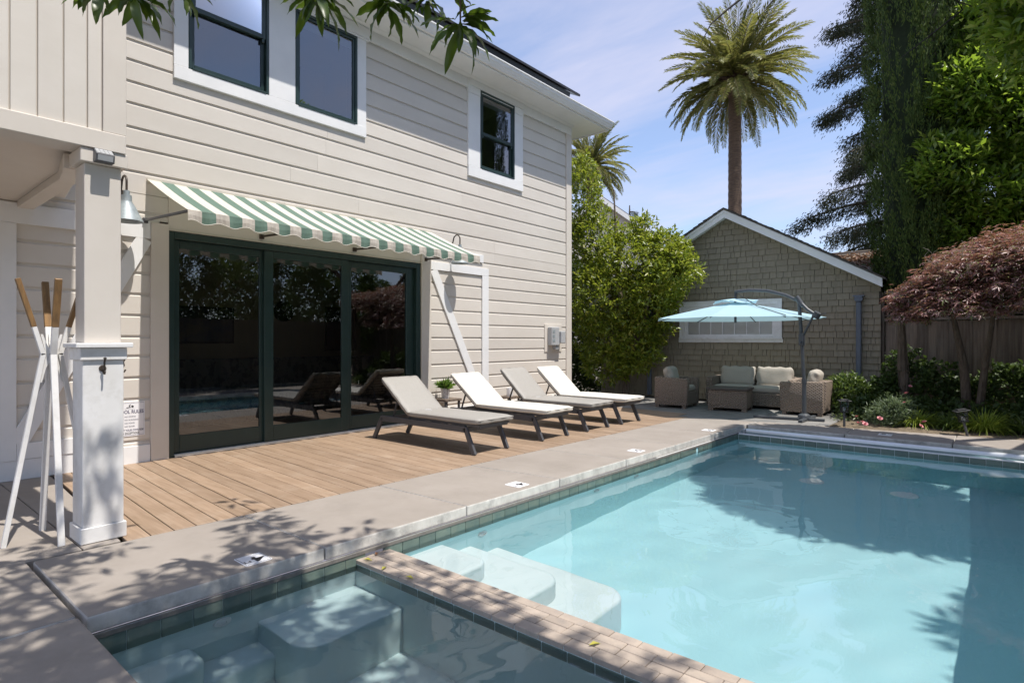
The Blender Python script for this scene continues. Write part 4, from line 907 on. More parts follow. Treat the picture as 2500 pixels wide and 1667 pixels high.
while z < APZ:
    t = T0 - random.uniform(0, .2)
    zz = z
    while t < T1:
        w = random.choice((.07, .10, .13, .16, .19, .22, .26, .30)); a, b = max(t, T0), min(t + w, T1); t += w
        if b - a < .03: continue
        z1 = z + pit + .004
        lim = max(top_z(a), top_z(b)) + .03
        if z > lim: continue
        if a > WT0 - .0 and b < WT1 + .0 and z > WZ0 - .02 and z1 < WZ1 + .02: continue
        if z > WZ0 - .02 and z1 < WZ1 + .02:
            if a < WT0 < b: b = WT0 + .03
            if a < WT1 < b: a = WT1 - .03
        cand.append((a + .0035, b - .0035, z + random.uniform(-.003, .003), z1, random.uniform(0, .004)))
    z += pit
vis = [c for c in cand if c[0] > .25 and c[2] > .62]; vis.sort(key=lambda c: -(c[1] - c[0]) * (1 + .05 * c[0])); own = set(vis[:300])
for c in cand:
    if c in own: mb = MB(); shingle_geo(mb, *c); mb.build('shingle', shing, gar)
rest = [c for c in cand if c not in own]
mb = MB()
for c in rest: shingle_geo(mb, *c)
o = mb.build('shingle_cladding', shing, gar); o['kind'] = 'stuff'
# rakes, soffit and roof
for sgn, tend in ((-1, -1.5), (1, 4.56)):
    zt = lambda t: APZ + .185 - SLP * abs(t - APX)
    e = tend
    mb = MB(); vs = []
    for yv in (-.225, -.20):
        vs += [(APX, yv, zt(APX) - .155), (e, yv, zt(e) - .155), (e, yv, zt(e)), (APX, yv, zt(APX))]
    mb.add(vs, [(0, 1, 2, 3), (7, 6, 5, 4), (0, 4, 5, 1), (1, 5, 6, 2), (2, 6, 7, 3), (3, 7, 4, 0)]); mb.build('rake_board', white, gar)
    mb = MB(); vs = []
    for yv in (-.2255, -.2505): vs += [(APX, yv, zt(APX) - .045), (e, yv, zt(e) - .045), (e, yv, zt(e) + .004), (APX, yv, zt(APX) + .004)]
    mb.add(vs, [(0, 1, 2, 3), (7, 6, 5, 4), (0, 4, 5, 1), (1, 5, 6, 2), (2, 6, 7, 3), (3, 7, 4, 0)]); mb.build('rake_moulding', white, gar)
    mb = MB(); mb.add([(APX, -.199, zt(APX) - .12), (e, -.199, zt(e) - .12), (e, .015, zt(e) - .12), (APX, .015, zt(APX) - .12)], [(0, 1, 2, 3)]); mb.build('soffit', white, gar)
    mb = MB(); vs = []
    e2 = e + sgn * .05
    for dz in (.006, .045): vs += [(APX, -.27, zt(APX) + dz), (e2, -.27, zt(e2) + dz), (e2, 6.2, zt(e2) + dz), (APX, 6.2, zt(APX) + dz)]
    mb.add(vs, [(3, 2, 1, 0), (4, 5, 6, 7), (0, 1, 5, 4), (1, 2, 6, 5), (2, 3, 7, 6), (3, 0, 4, 7)]); mb.build('roof', roofdark, gar)
    L_ = math.hypot(e2 - APX, SLP * (e2 - APX)); nn = int(L_ / .12)
    mb = MB(); rs = random.Random(4)
    for i in range(nn):
        t0 = APX + sgn * abs(e2 - APX) * i / nn; t1 = APX + sgn * abs(e2 - APX) * (i + 1.15) / nn; h = .052 + rs.uniform(0, .018)
        mb.add([(t0, -.285, zt(t0) + .047), (t1, -.285 - rs.uniform(0, .01), zt(t1) + h), (t1, .9, zt(t1) + h), (t0, .9, zt(t0) + .047)], [(0, 1, 2, 3)])
    mb.build('roof_shingle', roofdark, gar)
# window of the garage
w = MB()
w.box(WT0, WT0 + .10, -.032, .01, WZ0 + .105, WZ1); w.box(WT1 - .10, WT1, -.032, .01, WZ0 + .105, WZ1); w.box(WT0 + .10, WT1 - .10, -.032, .01, WZ1 - .10, WZ1)
w.box(WT0 - .03, WT1 + .03, -.034, .01, WZ0, WZ0 + .065); w.box(WT0 - .02, WT1 + .02, -.055, .01, WZ0 + .066, WZ0 + .104)
w.box(WT0 - .012, WT0 + .012, -.045, -.0325, WZ0 + .105, WZ1 + .012); w.box(WT1 - .012, WT1 + .012, -.045, -.0325, WZ0 + .105, WZ1 + .012); w.box(WT0 + .0125, WT1 - .0125, -.045, -.0325, WZ1 - .012, WZ1 + .012)
wo = w.build('window', whitew, gar, bevel=.002)
s_ = MB(); a, b, c, d = WT0 + .102, WT1 - .102, WZ0 + .106, WZ1 - .102
s_.box(a, a + .075, -.018, .01, c, d); s_.box(b - .075, b, -.018, .01, c, d); s_.box(a + .075, b - .075, -.018, .01, c, c + .065); s_.box(a + .075, b - .075, -.018, .01, d - .075, d); s_.build('sash', whitew, wo, bevel=.002)
ga, gb, gc, gd = a + .075, b - .075, c + .065, d - .075; npn = 7
s_ = MB()
for i in range(1, npn): xx = ga + (gb - ga) * i / npn; s_.box(xx - .0075, xx + .0075, -.012, .006, gc, gd)
zm = gc + (gd - gc) * .64; s_.box(ga, gb, -.0125, .0065, zm - .0075, zm + .0075); s_.build('muntin', whitew, wo)
blind_m = M('pale window blind', (.54, .525, .50), .7, (.50, .485, .46), 3)
for i in range(npn):
    for q0, q1 in ((gc, zm - .0075), (zm + .0075, gd)):
        x0, x1 = ga + (gb - ga) * i / npn + (.0075 if i else 0), ga + (gb - ga) * (i + 1) / npn - .0075
        p = MB(); p.add([(x0, .0, q0), (x1, .0, q0), (x1, .0, q1), (x0, .0, q1)], [(0, 1, 2, 3)]); p.build('pane', pane_m, wo)
MB().box(ga - .02, gb + .02, .011, .0155, gc - .02, gd + .02).build('window_blind', blind_m, wo)
for tx, label_, zt_ in ((4.17, 'R', 2.03), (-.015, 'L', 2.6)):
    dsp = MB(); dsp.box(tx - .043, tx + .043, -.105, -.022, .05, zt_); ds = dsp.build('downspout', bluegrey, gar, bevel=.012)
    if label_ == 'R':
        h_ = MB(); h_.ext([(tx - .05, zt_ + .002), (tx + .05, zt_ + .002), (tx + .075, zt_ + .05), (tx + .055, zt_ + .085), (tx + .095, zt_ + .10), (tx + .095, zt_ + .118), (tx - .095, zt_ + .118), (tx - .095, zt_ + .10), (tx - .055, zt_ + .085), (tx - .075, zt_ + .05)], 'y', -.125, -.016)
        h_.build('rain_head', bluegrey, ds, bevel=.004)
# rear wing roof with fallen leaves
mb = MB(); ry0, ry1 = .7, 4.6; z_at = lambda y: 2.62 + (y - ry0) * .235
nrow = 14
for i in range(nrow):
    y0 = ry0 + (ry1 - ry0) * i / nrow; y1 = ry0 + (ry1 - ry0) * (i + 1.1) / nrow
    MB().add([(2.9, y0, z_at(y0) + .02), (8.0, y0, z_at(y0) + .02), (8.0, y1, z_at(y1)), (2.9, y1, z_at(y1)), (2.9, y0, z_at(y0) - .02), (8.0, y0, z_at(y0) - .02)], [(0, 1, 2, 3), (4, 5, 1, 0)]).build('roof_course', rooftan, gar)
MB().box(2.9, 8.0, ry1 - .05, ry1 + .1, z_at(ry1) - .02, z_at(ry1) + .06).build('ridge_cap', rooftan, gar, bevel=.01)
n = 1500; tx = RNG.normal(4.55, .75, n); ty = RNG.normal(2.6, .7, n); keep = (tx > 3.3) & (ty > .8) & (ty < 4.4); tx, ty = tx[keep], ty[keep]; n = len(tx)
P = np.stack([tx, ty, z_at(ty) + .03 + RNG.random(n) * .07], 1); D = unit(n) * np.array([1, 1, .5])
V, F = leaves(P, D, unit(n) * .6 + np.array([0, 0, 1.]), RNG.uniform(.07, .15, n), .045, .25, .4)
o = put('fallen_leaves', fast_mesh('fallen_leaves', V, F, leafmat('dry leaf', (.17, .085, .05), (.30, .19, .11), (.3, .15, .05), .1)), None, (.776, 12.44, 0), (0, 0, R(3.3)))
tag(o, 'dry brown leaves heaped on the rear garage roof', 'leaves', kind='stuff')

fence = thing('wooden_fence', 'weathered board fence with a lattice top at the back of the bed', 'fence', (5.33, 12.82, 0), R(3.0))
random.seed(12); x = .02; i = 0
while x < 6.5:
    w = random.uniform(.135, .20); dy = random.uniform(-.012, .012)
    i += 1; dy = .012 * (i % 2) + random.uniform(0, .003)
    MB().box(x - .006, x + w + .006, dy - .009, dy + .0115 - .009 * (i % 2) * 0, .02, 1.66 + random.uniform(-.01, .0)).build('board', fencew, fence, bevel=.002); x += w
for x in (-.05, 2.0, 4.1, 6.2): MB().box(x - .045, x + .045, .025, .115, 0, 2.2).build('post', fencew, fence)
for z in (1.665, 2.16): MB().box(0, 6.5, -.03, .06, z, z + .05).build('rail', fencew, fence)
for k_ in range(44): MB().box(.03 + .148 * k_, .066 + .148 * k_, .018, .026, 1.716, 2.158).build('lattice_strip', fencew, fence)
for k_ in range(5): MB().box(0, 6.5, .009, .017, 1.745 + .092 * k_, 1.775 + .092 * k_).build('lattice_strip', fencew, fence)

fence_d = M('reflection darkening fence wood', (.085, .066, .052), .85, (.05, .038, .03), 2.2, stretch=(14, 14, .8), rnd=.3)  # colour darkened so the door glass mirrors less brightness
sf = thing('side_fence', 'unseen board fence added on the right to darken the door reflections', 'fence', (9.75, -1.5, 0), R(90))  # out of view, added to give the doors something dark to mirror
random.seed(33); x = 0; i = 0
while x < 12.6:
    w = random.uniform(.15, .21); i += 1; dy = .012 * (i % 2)
    MB().box(x - .006, x + w + .006, dy - .009, dy + .0115, 0, 1.9).build('board', fence_d, sf); x += w
for z in (.35, 1.55): MB().box(0, 12.6, -.06, -.012, z, z + .09).build('rail', fence_d, sf)

fh = thing('distant_house', 'pale gabled house with a grey roof beyond the citrus tree', 'house', (-15.2, 36.0, .35), R(38))
mb = MB(); mb.add([(-4, 0, 0), (4, 0, 0), (4, 0, 8.2), (0, 0, 11.0), (-4, 0, 8.2), (-4, 9, 0), (4, 9, 0), (4, 9, 8.2), (0, 9, 11.0), (-4, 9, 8.2)], [(0, 1, 2, 3, 4), (9, 8, 7, 6, 5), (1, 6, 7, 2), (0, 4, 9, 5)]); mb.build('wall', beige, fh)
for s in (-1, 1):
    mb = MB(); vs = []
    for dz in (.05, .25): vs += [(0, -.5, 11.0 + dz), (4.6 * s, -.5, 7.78 + dz), (4.6 * s, 9.4, 7.78 + dz), (0, 9.4, 11.0 + dz)]
    mb.add(vs, [(3, 2, 1, 0), (4, 5, 6, 7), (0, 1, 5, 4), (1, 2, 6, 5), (2, 3, 7, 6), (3, 0, 4, 7)]); mb.build('roof', M('grey slate roof', (.16, .16, .17), .85, (.11, .11, .12), 8), fh)
    mb = MB(); mb.bar((0, -.53, 10.98), (4.6 * s, -.53, 7.76), .06, .3, up=(0, 0, 1)); mb.build('rake_board', white, fh)
for i, (z, dzz) in enumerate(((10.2, .0), (9.6, .0), (9.35, .05))):
    t = thing('power_line', ('uppermost', 'middle', 'lowest')[i] + ' of the three thin wires in front of the dark redwood', 'power line', (0, 27 + .4 * i, 0), group='overhead wires')
    MB().tube([(4.2 + 2 * k_, 0, z + .02 + .17 * k_ + .003 * (k_ - 6) ** 2) for k_ in range(14)], .006, 5).build('wire', plastic, t)

# ------------------------------------------------------------------ trees and plants
def tree(name, label, loc, vf, lm, paths=None, cat='tree', group=None, crown='crown', bm_=None):
    t = thing(name, label, cat, loc, 0, group)
    put(crown, fast_mesh(crown, vf[0] - np.array(loc), vf[1], lm), t)
    if paths: trunk(t, [([Vector(p) - Vector(loc) for p in pts], rr) for pts, rr in paths], bm_)
    return t
# citrus beside the house corner
cit_l = [(.50, 11.7, 3.0, .90, .75, .80), (1.15, 11.6, 2.75, .80, .7, .75), (.30, 11.45, 2.2, .9, .75, .9), (-.55, 11.6, 4.55, .42, .45, 1.05), (-.25, 11.7, 3.6, .55, .55, .8), (1.78, 11.55, 2.75, .50, .5, .5), (1.45, 11.7, 3.15, .48, .48, .46), (.92, 11.7, 3.55, .30, .34, .50), (.25, 11.55, 1.35, .85, .65, .65), (.95, 11.7, 1.75, .62, .6, .6), (1.30, 11.45, 2.2, .55, .5, .5), (.9, 11.55, 1.15, .55, .5, .5), (.2, 11.5, .85, .6, .5, .5)]
vf = cloud(cit_l, 4200, 10, .10, .042, .11, .45, (.5, 1.08))
tree('citrus_tree', 'bushy yellow green citrus tree at the house corner', (.5, 11.75, 0), vf, leafmat('citrus leaf', (.10, .16, .016), (.215, .26, .03), (.42, .50, .04), .44, .34, .6, (.34, .33, .06), .25),
     [([(.5, 11.75, 0), (.52, 11.75, .9), (.45, 11.7, 1.8)], [.09, .075, .06]), ([(.52, 11.75, .8), (.9, 11.7, 1.5), (1.2, 11.65, 2.5)], [.06, .05, .03]), ([(.45, 11.7, 1.7), (.3, 11.75, 3), (.1, 11.9, 4.8)], [.055, .04, .015])])
# laurel over the pool's far right corner
lau_l = [(7.6, 8.9, 5.8, .85, 1.0, 1.5), (8.3, 8.3, 6.0, 1.1, 1.2, 1.9), (9.0, 7.4, 6.2, 1.2, 1.1, 1.8), (8.3, 9.4, 5.7, .8, .45, .9), (6.25, 12.9, 4.4, .55, .5, .5), (6.65, 13.0, 5.65, .62, .55, .62), (7.05, 13.3, 6.8, .75, .6, .9), (6.9, 13.4, 3.85, .85, .55, .6), (7.3, 13.4, 5.1, .85, .6, .9), (6.5, 13.3, 3.35, .75, .4, .5), (7.7, 13.4, 3.1, .9, .45, .7), (9.5, 7.2, 5.8, 1.0, .7, 1.3)]
vf = cloud(lau_l, 7500, 10, .15, .054, .15, .5, (.55, 1.08))
tree('laurel_tree', 'glossy green laurel tree filling the right edge beyond the fence', (8.9, 11.3, 0), vf, leafmat('laurel leaf', (.075, .15, .018), (.19, .28, .035), (.42, .60, .05), .5, .33, .65, (.34, .40, .08), .25),
     [([(8.9, 11.3, 0), (8.85, 11.2, 1.6), (8.8, 10.8, 3.2), (8.6, 9.2, 5.4)], [.15, .13, .11, .05]), ([(8.8, 10.9, 3.0), (9.1, 9.0, 4.6), (9.2, 7.4, 5.8)], [.08, .06, .03]), ([(8.85, 11.2, 1.8), (8.4, 12.4, 3.0), (7.6, 13.2, 4.6)], [.08, .06, .03])])
# two trees outside the frame on the right that shade the pool
sh_l = [(11.5, 5.3, 6.2, 1.3, 1.0, 1.6), (10.15, 4.95, 5.6, .40, .22, .4), (12.3, 4.2, 5.6, 1.5, 1.4, 1.9), (10.35, 4.3, 5.6, .42, .22, .4), (12.7, 6.2, 6.6, 1.6, 1.5, 2.0), (13.3, 3.0, 5.4, 1.4, 1.4, 1.8), (10.9, 4.75, 5.7, .6, .5, .7)]
vf = cloud(sh_l, 2600, 9, .15, .06, .2, .4, (.4, 1.08))
tree('shade_tree', 'green shade tree beyond the right edge of the pool', (11.4, 5.0, 0), vf, leafmat('shade leaf', (.035, .075, .014), (.08, .14, .025), (.22, .34, .04), .34),
     [([(11.4, 5, 0), (11.3, 5, 2.2), (11.0, 5.1, 4.8)], [.18, .15, .07]), ([(11.3, 5, 2), (11.6, 4.2, 4.2), (11.9, 3.6, 5.6)], [.1, .07, .03])])
hd_l = [(10.9 + .9 * (i % 2), 1.5 + i * 1.1, 2.0 + .6 * (i % 3), .9, .95, 2.0 + .4 * (i % 2)) for i in range(11)]  # unseen hedge added, tall and dense to hide sky in the door reflections
vf = cloud(hd_l, 11000, 9, .12, .05, .16, .4, (.5, 1.05))
tree('tall_hedge', 'unseen green hedge added on the right to fill the door reflections', (11.0, 6.0, 0), vf, leafmat('hedge leaf', (.04, .08, .016), (.10, .16, .03), (.22, .34, .04), .3), None, 'hedge')
# italian cypress
def cypress(cx, cy, h, r, n, per=85):
    """Upright flame shaped sprays packed over a narrow column, with dark gaps between them."""
    z = .9 + RNG.random(n) ** .95 * (h - 1.0); a = RNG.random(n) * 6.283
    prof = r * np.clip(.55 + .45 * np.sin(np.clip(z / h, 0, 1) * 2.6 + .25), .1, 1) * np.where(z < 1.9, .45 + .55 * (z - .9), 1)
    rad = prof * (.86 + .12 * RNG.random(n)); O = np.stack([np.cos(a), np.sin(a), np.zeros(n)], 1)
    C = O * rad[:, None] + np.stack([np.full(n, cx), np.full(n, cy), z], 1); t = RNG.random((n, per)); m = n * per; Oo = np.repeat(O, per, 0); tt = t.reshape(-1, 1)
    P = np.repeat(C, per, 0) + np.array([0, 0, 1.]) * (tt - .4) * .52 + Oo * .10 * tt + RNG.normal(size=(m, 3)) * np.array([.062, .062, .03]) * (1.15 - tt)
    D = Oo * RNG.uniform(.0, .45, (m, 1)) + np.array([0, 0, 1.]) + RNG.normal(size=(m, 3)) * .30
    return leaves(P, D, Oo + unit(m) * .6, RNG.uniform(.05, .10, m), RNG.uniform(.014, .026, m), .1, .05)
vf = cypress(5.80, 13.5, 15, .88, 1700)
tree('italian_cypress', 'tall narrow dark green cypress beside the garage', (5.78, 13.5, 0), vf, leafmat('cypress spray', (.036, .066, .013), (.085, .125, .024), (.14, .20, .03), .22, .6, .25, (.14, .17, .04), .12), [([(5.78, 13.5, 0), (5.78, 13.5, 3), (5.78, 13.5, 12)], [.14, .12, .04])])
vf = cypress(7.9, 14.4, 14, 1.0, 4200)
tree('italian_cypress', 'second dark cypress half hidden behind the laurel', (7.9, 14.4, 0), vf, MATS['cypress spray'], [([(7.9, 14.4, 0), (7.9, 14.4, 12)], [.14, .04])])
core_m = M('cypress shade core', (.028, .042, .014), .95, (.016, .026, .009), 9)  # solid core, the dark gaps between sprays are put into its colour
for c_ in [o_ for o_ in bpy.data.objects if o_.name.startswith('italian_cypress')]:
    MB().lathe([(.0, 1.0)] + [((.60) * float(np.clip(.55 + .45 * math.sin(min(1, z / 15) * 2.6 + .25), .1, 1)) * (.45 + .55 * min(1, max(0, z - .9))), z) for z in np.linspace(1.05, 14.6, 30)] + [(0, 14.8)], n=14).build('shade_core', core_m, c_)
# redwood behind the garage
def redwood(cx, cy, h, rmax, nb, tint=None):
    V = []; Fx = []; paths = [([(cx, cy, 0), (cx, cy, h * .5), (cx, cy, h)], [.55, .35, .05])]; rs = random.Random(8); parts = []
    for i in range(nb):
        z = 3.2 + (h - 3.6) * (i / nb); a = i * 2.4 + rs.uniform(-.4, .4); L_ = rmax * (1 - .62 * z / h) * rs.uniform(.6, 1.1)
        if rs.random() < .08: L_ *= 1.25
        d = np.array([math.cos(a), math.sin(a), 0]); pts = []
        for s_ in np.linspace(0, 1, 7): pts.append(np.array([cx, cy, z]) + d * L_ * s_ + np.array([0, 0, .25 * s_ * L_ * .5 - .42 * L_ * s_ * s_ * .7]))
        paths.append(([tuple(p) for p in pts], [.07 * (1 - s_) + .012 for s_ in np.linspace(0, 1, 7)]))
        m = int(44 * L_); s_ = RNG.random(m) ** .62; base = np.array([cx, cy, z]) + d * (L_ * s_)[:, None] + np.array([0, 0, 1.]) * ((.125 * L_ * s_ - .294 * L_ * s_ ** 2))[:, None]
        side = np.array([-d[1], d[0], 0]); wid = .6 * np.sin(np.clip(s_ * 2.7 + .35, 0, 3.1)) * (.45 + .14 * L_)
        base = base + side * ((RNG.random(m) * 2 - 1) * wid)[:, None] + np.array([0, 0, -1.]) * (RNG.random(m) * .35)[:, None]
        per = 15; Pq = np.repeat(base, per, 0) + RNG.normal(size=(m * per, 3)) * np.array([.14, .14, .09])
        D = d * .6 + side * RNG.normal(size=(m * per, 1)) * .9 + np.array([0, 0, -.55]) + RNG.normal(size=(m * per, 3)) * .35
        parts.append(leaves(Pq, D, np.array([0, 0, 1.]) + unit(m * per) * .7, RNG.uniform(.07, .16, m * per), RNG.uniform(.016, .032, m * per), .1, .3))
    return join(*parts), paths
vf, paths = redwood(4.75, 22.5, 25, 3.9, 140)
tree('redwood', 'big dark redwood with drooping boughs behind the garage', (4.75, 22.5, 0), vf, leafmat('redwood needles', (.042, .058, .034), (.085, .098, .056), (.13, .15, .06), .2, .6, .3, (.11, .085, .045), .10), paths, crown='crown')
# small conifer far off
vf, paths = redwood(-20.5, 50, 14.2, 2.6, 40)
tree('small_conifer', 'small far conifer tip above the citrus crown', (-20.5, 50, 0), vf, leafmat('far conifer', (.05, .075, .05), (.09, .12, .08), (.1, .14, .06), .15), paths)
# japanese maple: palmate leaves in flat layers
def star_leaves(P, N, size):
    n = len(P); N = N / np.linalg.norm(N, axis=1, keepdims=True); A = np.cross(N, unit(n)); A /= np.linalg.norm(A, axis=1, keepdims=True); B = np.cross(N, A); V = []; 
    for ang, l in ((-1.9, .55), (-.95, .85), (0, 1), (.95, .85), (1.9, .55)):
        D = A * math.cos(ang) + B * math.sin(ang); S_ = -A * math.sin(ang) + B * math.cos(ang); l_ = (size * l)[:, None]
        V += [P, P + D * l_ * .5 + S_ * l_ * .13, P + D * l_ - N * l_ * .22, P + D * l_ * .5 - S_ * l_ * .13]
    V = np.stack(V, 1).reshape(-1, 3); b = np.arange(n)[:, None, None] * 20; q = np.array([[0, 3, 2], [0, 2, 1]])
    F = (b + np.concatenate([q + 4 * k for k in range(5)])[None]).reshape(-1, 3)
    return V, F
def dome(lobes, n, size):
    w = np.array([l[3] * l[4] for l in lobes]); w /= w.sum(); Lb = np.array(lobes)[RNG.choice(len(lobes), n, p=w)]
    d = unit(n); d[:, 2] = np.abs(d[:, 2]) * 1.15 - .55 * RNG.random(n); layer = np.round(RNG.random(n) * 5) / 5 * .6 + .45; P = Lb[:, :3] + d * Lb[:, 3:6] * (layer + RNG.normal(size=n) * .05)[:, None]
    N = np.array([0, 0, 1.]) + d * .5 + unit(n) * .55
    return star_leaves(P, N, size * RNG.uniform(.6, 1.25, n))
map_l = [(6.02, 11.45, 2.05, .48, .45, .34), (6.45, 11.35, 2.25, .62, .5, .42), (6.95, 11.2, 2.40, .70, .55, .48), (7.5, 11.1, 2.50, .7, .6, .5), (6.8, 11.9, 2.62, .7, .5, .38), (7.35, 11.7, 2.75, .8, .6, .4), (8.1, 11.0, 2.45, .8, .7, .5), (5.75, 11.40, 1.88, .22, .25, .18), (6.55, 11.0, 1.98, .45, .35, .26), (7.2, 10.85, 2.08, .45, .35, .28), (5.92, 11.25, 1.72, .28, .28, .22), (6.25, 10.95, 1.80, .32, .28, .22), (6.75, 10.85, 1.78, .36, .3, .2), (7.35, 10.75, 1.85, .36, .3, .22)]
for l_ in range(len(map_l)): q_ = map_l[l_]; map_l[l_] = (q_[0], q_[1], q_[2] - .06, q_[3] * 1.06, q_[4], q_[5] * .86)
vf = dome(map_l, 14000, .09)
tree('japanese_maple', 'spreading red leaved japanese maple in front of the fence', (6.55, 11.7, 0), vf, leafmat('maple leaf', (.19, .075, .072), (.43, .27, .26), (.48, .20, .10), .36, .38, .7, (.17, .20, .06), .34),
     [([(6.6, 11.8, 0), (6.55, 11.75, .9), (6.4, 11.6, 1.8)], [.075, .06, .03]), ([(6.72, 11.82, 0), (6.8, 11.75, .8), (6.95, 11.5, 1.95)], [.06, .05, .025]), ([(5.75, 11.95, 0), (5.72, 11.95, .8), (5.7, 11.8, 1.75)], [.105, .09, .05]), ([(7.55, 11.7, 0), (7.5, 11.6, .9), (7.4, 11.4, 1.9)], [.10, .085, .05])])
tw_m = M('pale bare twig', (.30, .26, .21), .8)
mb = MB(); rs = random.Random(3)
for i in range(16):
    p = Vector((6.35 + rs.uniform(-.2, .3), 11.2, 2.35)); pts = [p]
    for k_ in range(5): p = p + Vector((rs.uniform(-.09, .09), rs.uniform(-.05, .05), rs.uniform(.02, .12))); pts.append(p)
    mb.tube(pts, [.006, .005, .004, .004, .003, .002], 5)
t = thing('bare_shrub', 'tangle of pale bare twigs above the red maple', 'shrub', (6.4, 11.2, 2.3)); o = mb.build('twigs', tw_m, t); o.data.transform(Matrix.Translation((-6.4, -11.2, -2.3)))
# palms
def frond_mesh(name, L_, droop, seed, mats):
    rs = np.random.default_rng(seed); S_ = np.linspace(0, 1, 26); pos = []; p = np.array([0., 0, 0]); ang = 0.0
    for s_ in S_:
        pos.append(p.copy()); ang = -droop * s_ ** 1.5; p = p + np.array([math.cos(ang), 0, math.sin(ang)]) * L_ / 25
    pos = np.array(pos); V = []; F = []; b = 0; n = 62
    sv = np.linspace(.10, .995, n); px = np.interp(sv, S_, pos[:, 0]); pz = np.interp(sv, S_, pos[:, 2]); tx = np.gradient(px); tz = np.gradient(pz); ln = np.hypot(tx, tz); T = np.stack([tx / ln, 0 * tx, tz / ln], 1)
    U = np.stack([-T[:, 2], 0 * tx, T[:, 0]], 1); ll = L_ * .142 * np.sin(np.clip(sv * 2.35 + .5, 0, 3.05)) * rs.uniform(.85, 1.1, n) + .05
    for sd_ in (-1, 1):
        D = T * .85 + np.array([0, sd_ * .80, 0]) + U * rs.uniform(.10, .45, (n, 1)) + rs.normal(size=(n, 3)) * .06
        v, f = leaves(np.stack([px, 0 * px, pz], 1), D, U + rs.normal(size=(n, 3)) * .2, ll, .042, .12, .22); V.append(v); F.append(f + b); b += len(v)
    k = 5
    ring = []
    for i, (s_, q) in enumerate(zip(S_, pos)):
        r_ = .045 * (1 - s_) + .008
        for j in range(k): ring.append(q + np.array([0, r_ * math.cos(6.283 * j / k), r_ * math.sin(6.283 * j / k)]))
    f = []
    for i in range(len(pos) - 1):
        for j in range(k): a, b2, c, d = i * k + j, i * k + (j + 1) % k, (i + 1) * k + (j + 1) % k, (i + 1) * k + j; f += [(a, b2, c), (a, c, d)]
    nl = sum(len(x) for x in F); V.append(np.array(ring)); F.append(np.array(f) + b)
    me = fast_mesh(name, np.concatenate(V), np.concatenate(F), mats); me.polygons.foreach_set('material_index', np.r_[np.zeros(nl, np.int32), np.ones(len(f), np.int32)]); return me
frl = leafmat('palm leaflet', (.10, .135, .035), (.22, .225, .07), (.42, .42, .10), .36, .4, .5, (.38, .33, .13), .18); frs = M('palm stalk', (.22, .20, .07), .5, (.17, .15, .06), 6)
def palm(label, loc, h, L_, nfr, tr, seed):
    t = thing('palm_tree', label, 'palm tree', loc, 0, 'date palms'); rs = random.Random(seed)
    ms = [frond_mesh('frond', L_, d, seed + i, [frl, frs]) for i, d in enumerate((.65, .9, 1.15, 1.5))]
    ms[0].polygons.foreach_set('use_smooth', [False] * len(ms[0].polygons))
    zc = np.linspace(0, h - .9, 70); prof = [(tr * (1.15 - .2 * min(1, z / h) + .035 * (i % 2) + .02 * rs.random()), z) for i, z in enumerate(zc)]
    MB().lathe(prof, n=18).build('trunk', palmbark, t, smooth=True)
    mb = MB(); prof = [(tr * .95, h - 1.25), (tr * 1.75, h - .75), (tr * 1.95, h - .2), (tr * 1.3, h + .5), (.05, h + .9)]; mb.lathe(prof, n=18)
    for i in range(150):
        a = i * 2.3999; z = h - 1.1 + 1.2 * (i / 150); r_ = np.interp(z, [q[1] for q in prof], [q[0] for q in prof]); d = Vector((math.cos(a), math.sin(a), .75)); p = Vector((r_ * .9 * math.cos(a), r_ * .9 * math.sin(a), z)); mb.bar(p, p + d * .26, .15, .06, up=(0, 0, 1))
    mb.build('boot_crown', palmbark, t)
    for i in range(nfr):
        e = (i / nfr); el = R(82) - e ** .84 * R(121) + rs.uniform(-.12, .12); a = i * 2.39996 + rs.uniform(-.2, .2)
        mi = 0 if el > .9 else (1 if el > .3 else (2 if el > -.25 else (1 if rs.random() < .5 else 0)))
        o = put('frond', ms[mi], t, (tr * .6 * math.cos(a), tr * .6 * math.sin(a), h + .15 - .55 * e), None); s_ = rs.uniform(.88, 1.08) * (1 - .12 * e)
        o.rotation_euler = Matrix.Rotation(a, 3, 'Z').to_euler() if False else (Matrix.Rotation(a, 3, 'Z') @ Matrix.Rotation(-el, 3, 'Y') @ Matrix.Rotation(rs.uniform(-.3, .3), 3, 'X')).to_euler(); o.scale = (s_, s_, s_)
    return t
palm('tall date palm rising behind the garage ridge', (-5.0, 34.3, 0), 16.6, 4.5, 104, .35, 40)
palm('farther date palm crown half hidden by the house corner', (-22.6, 46.4, 0), 17.6, 4.2, 80, .36, 60)

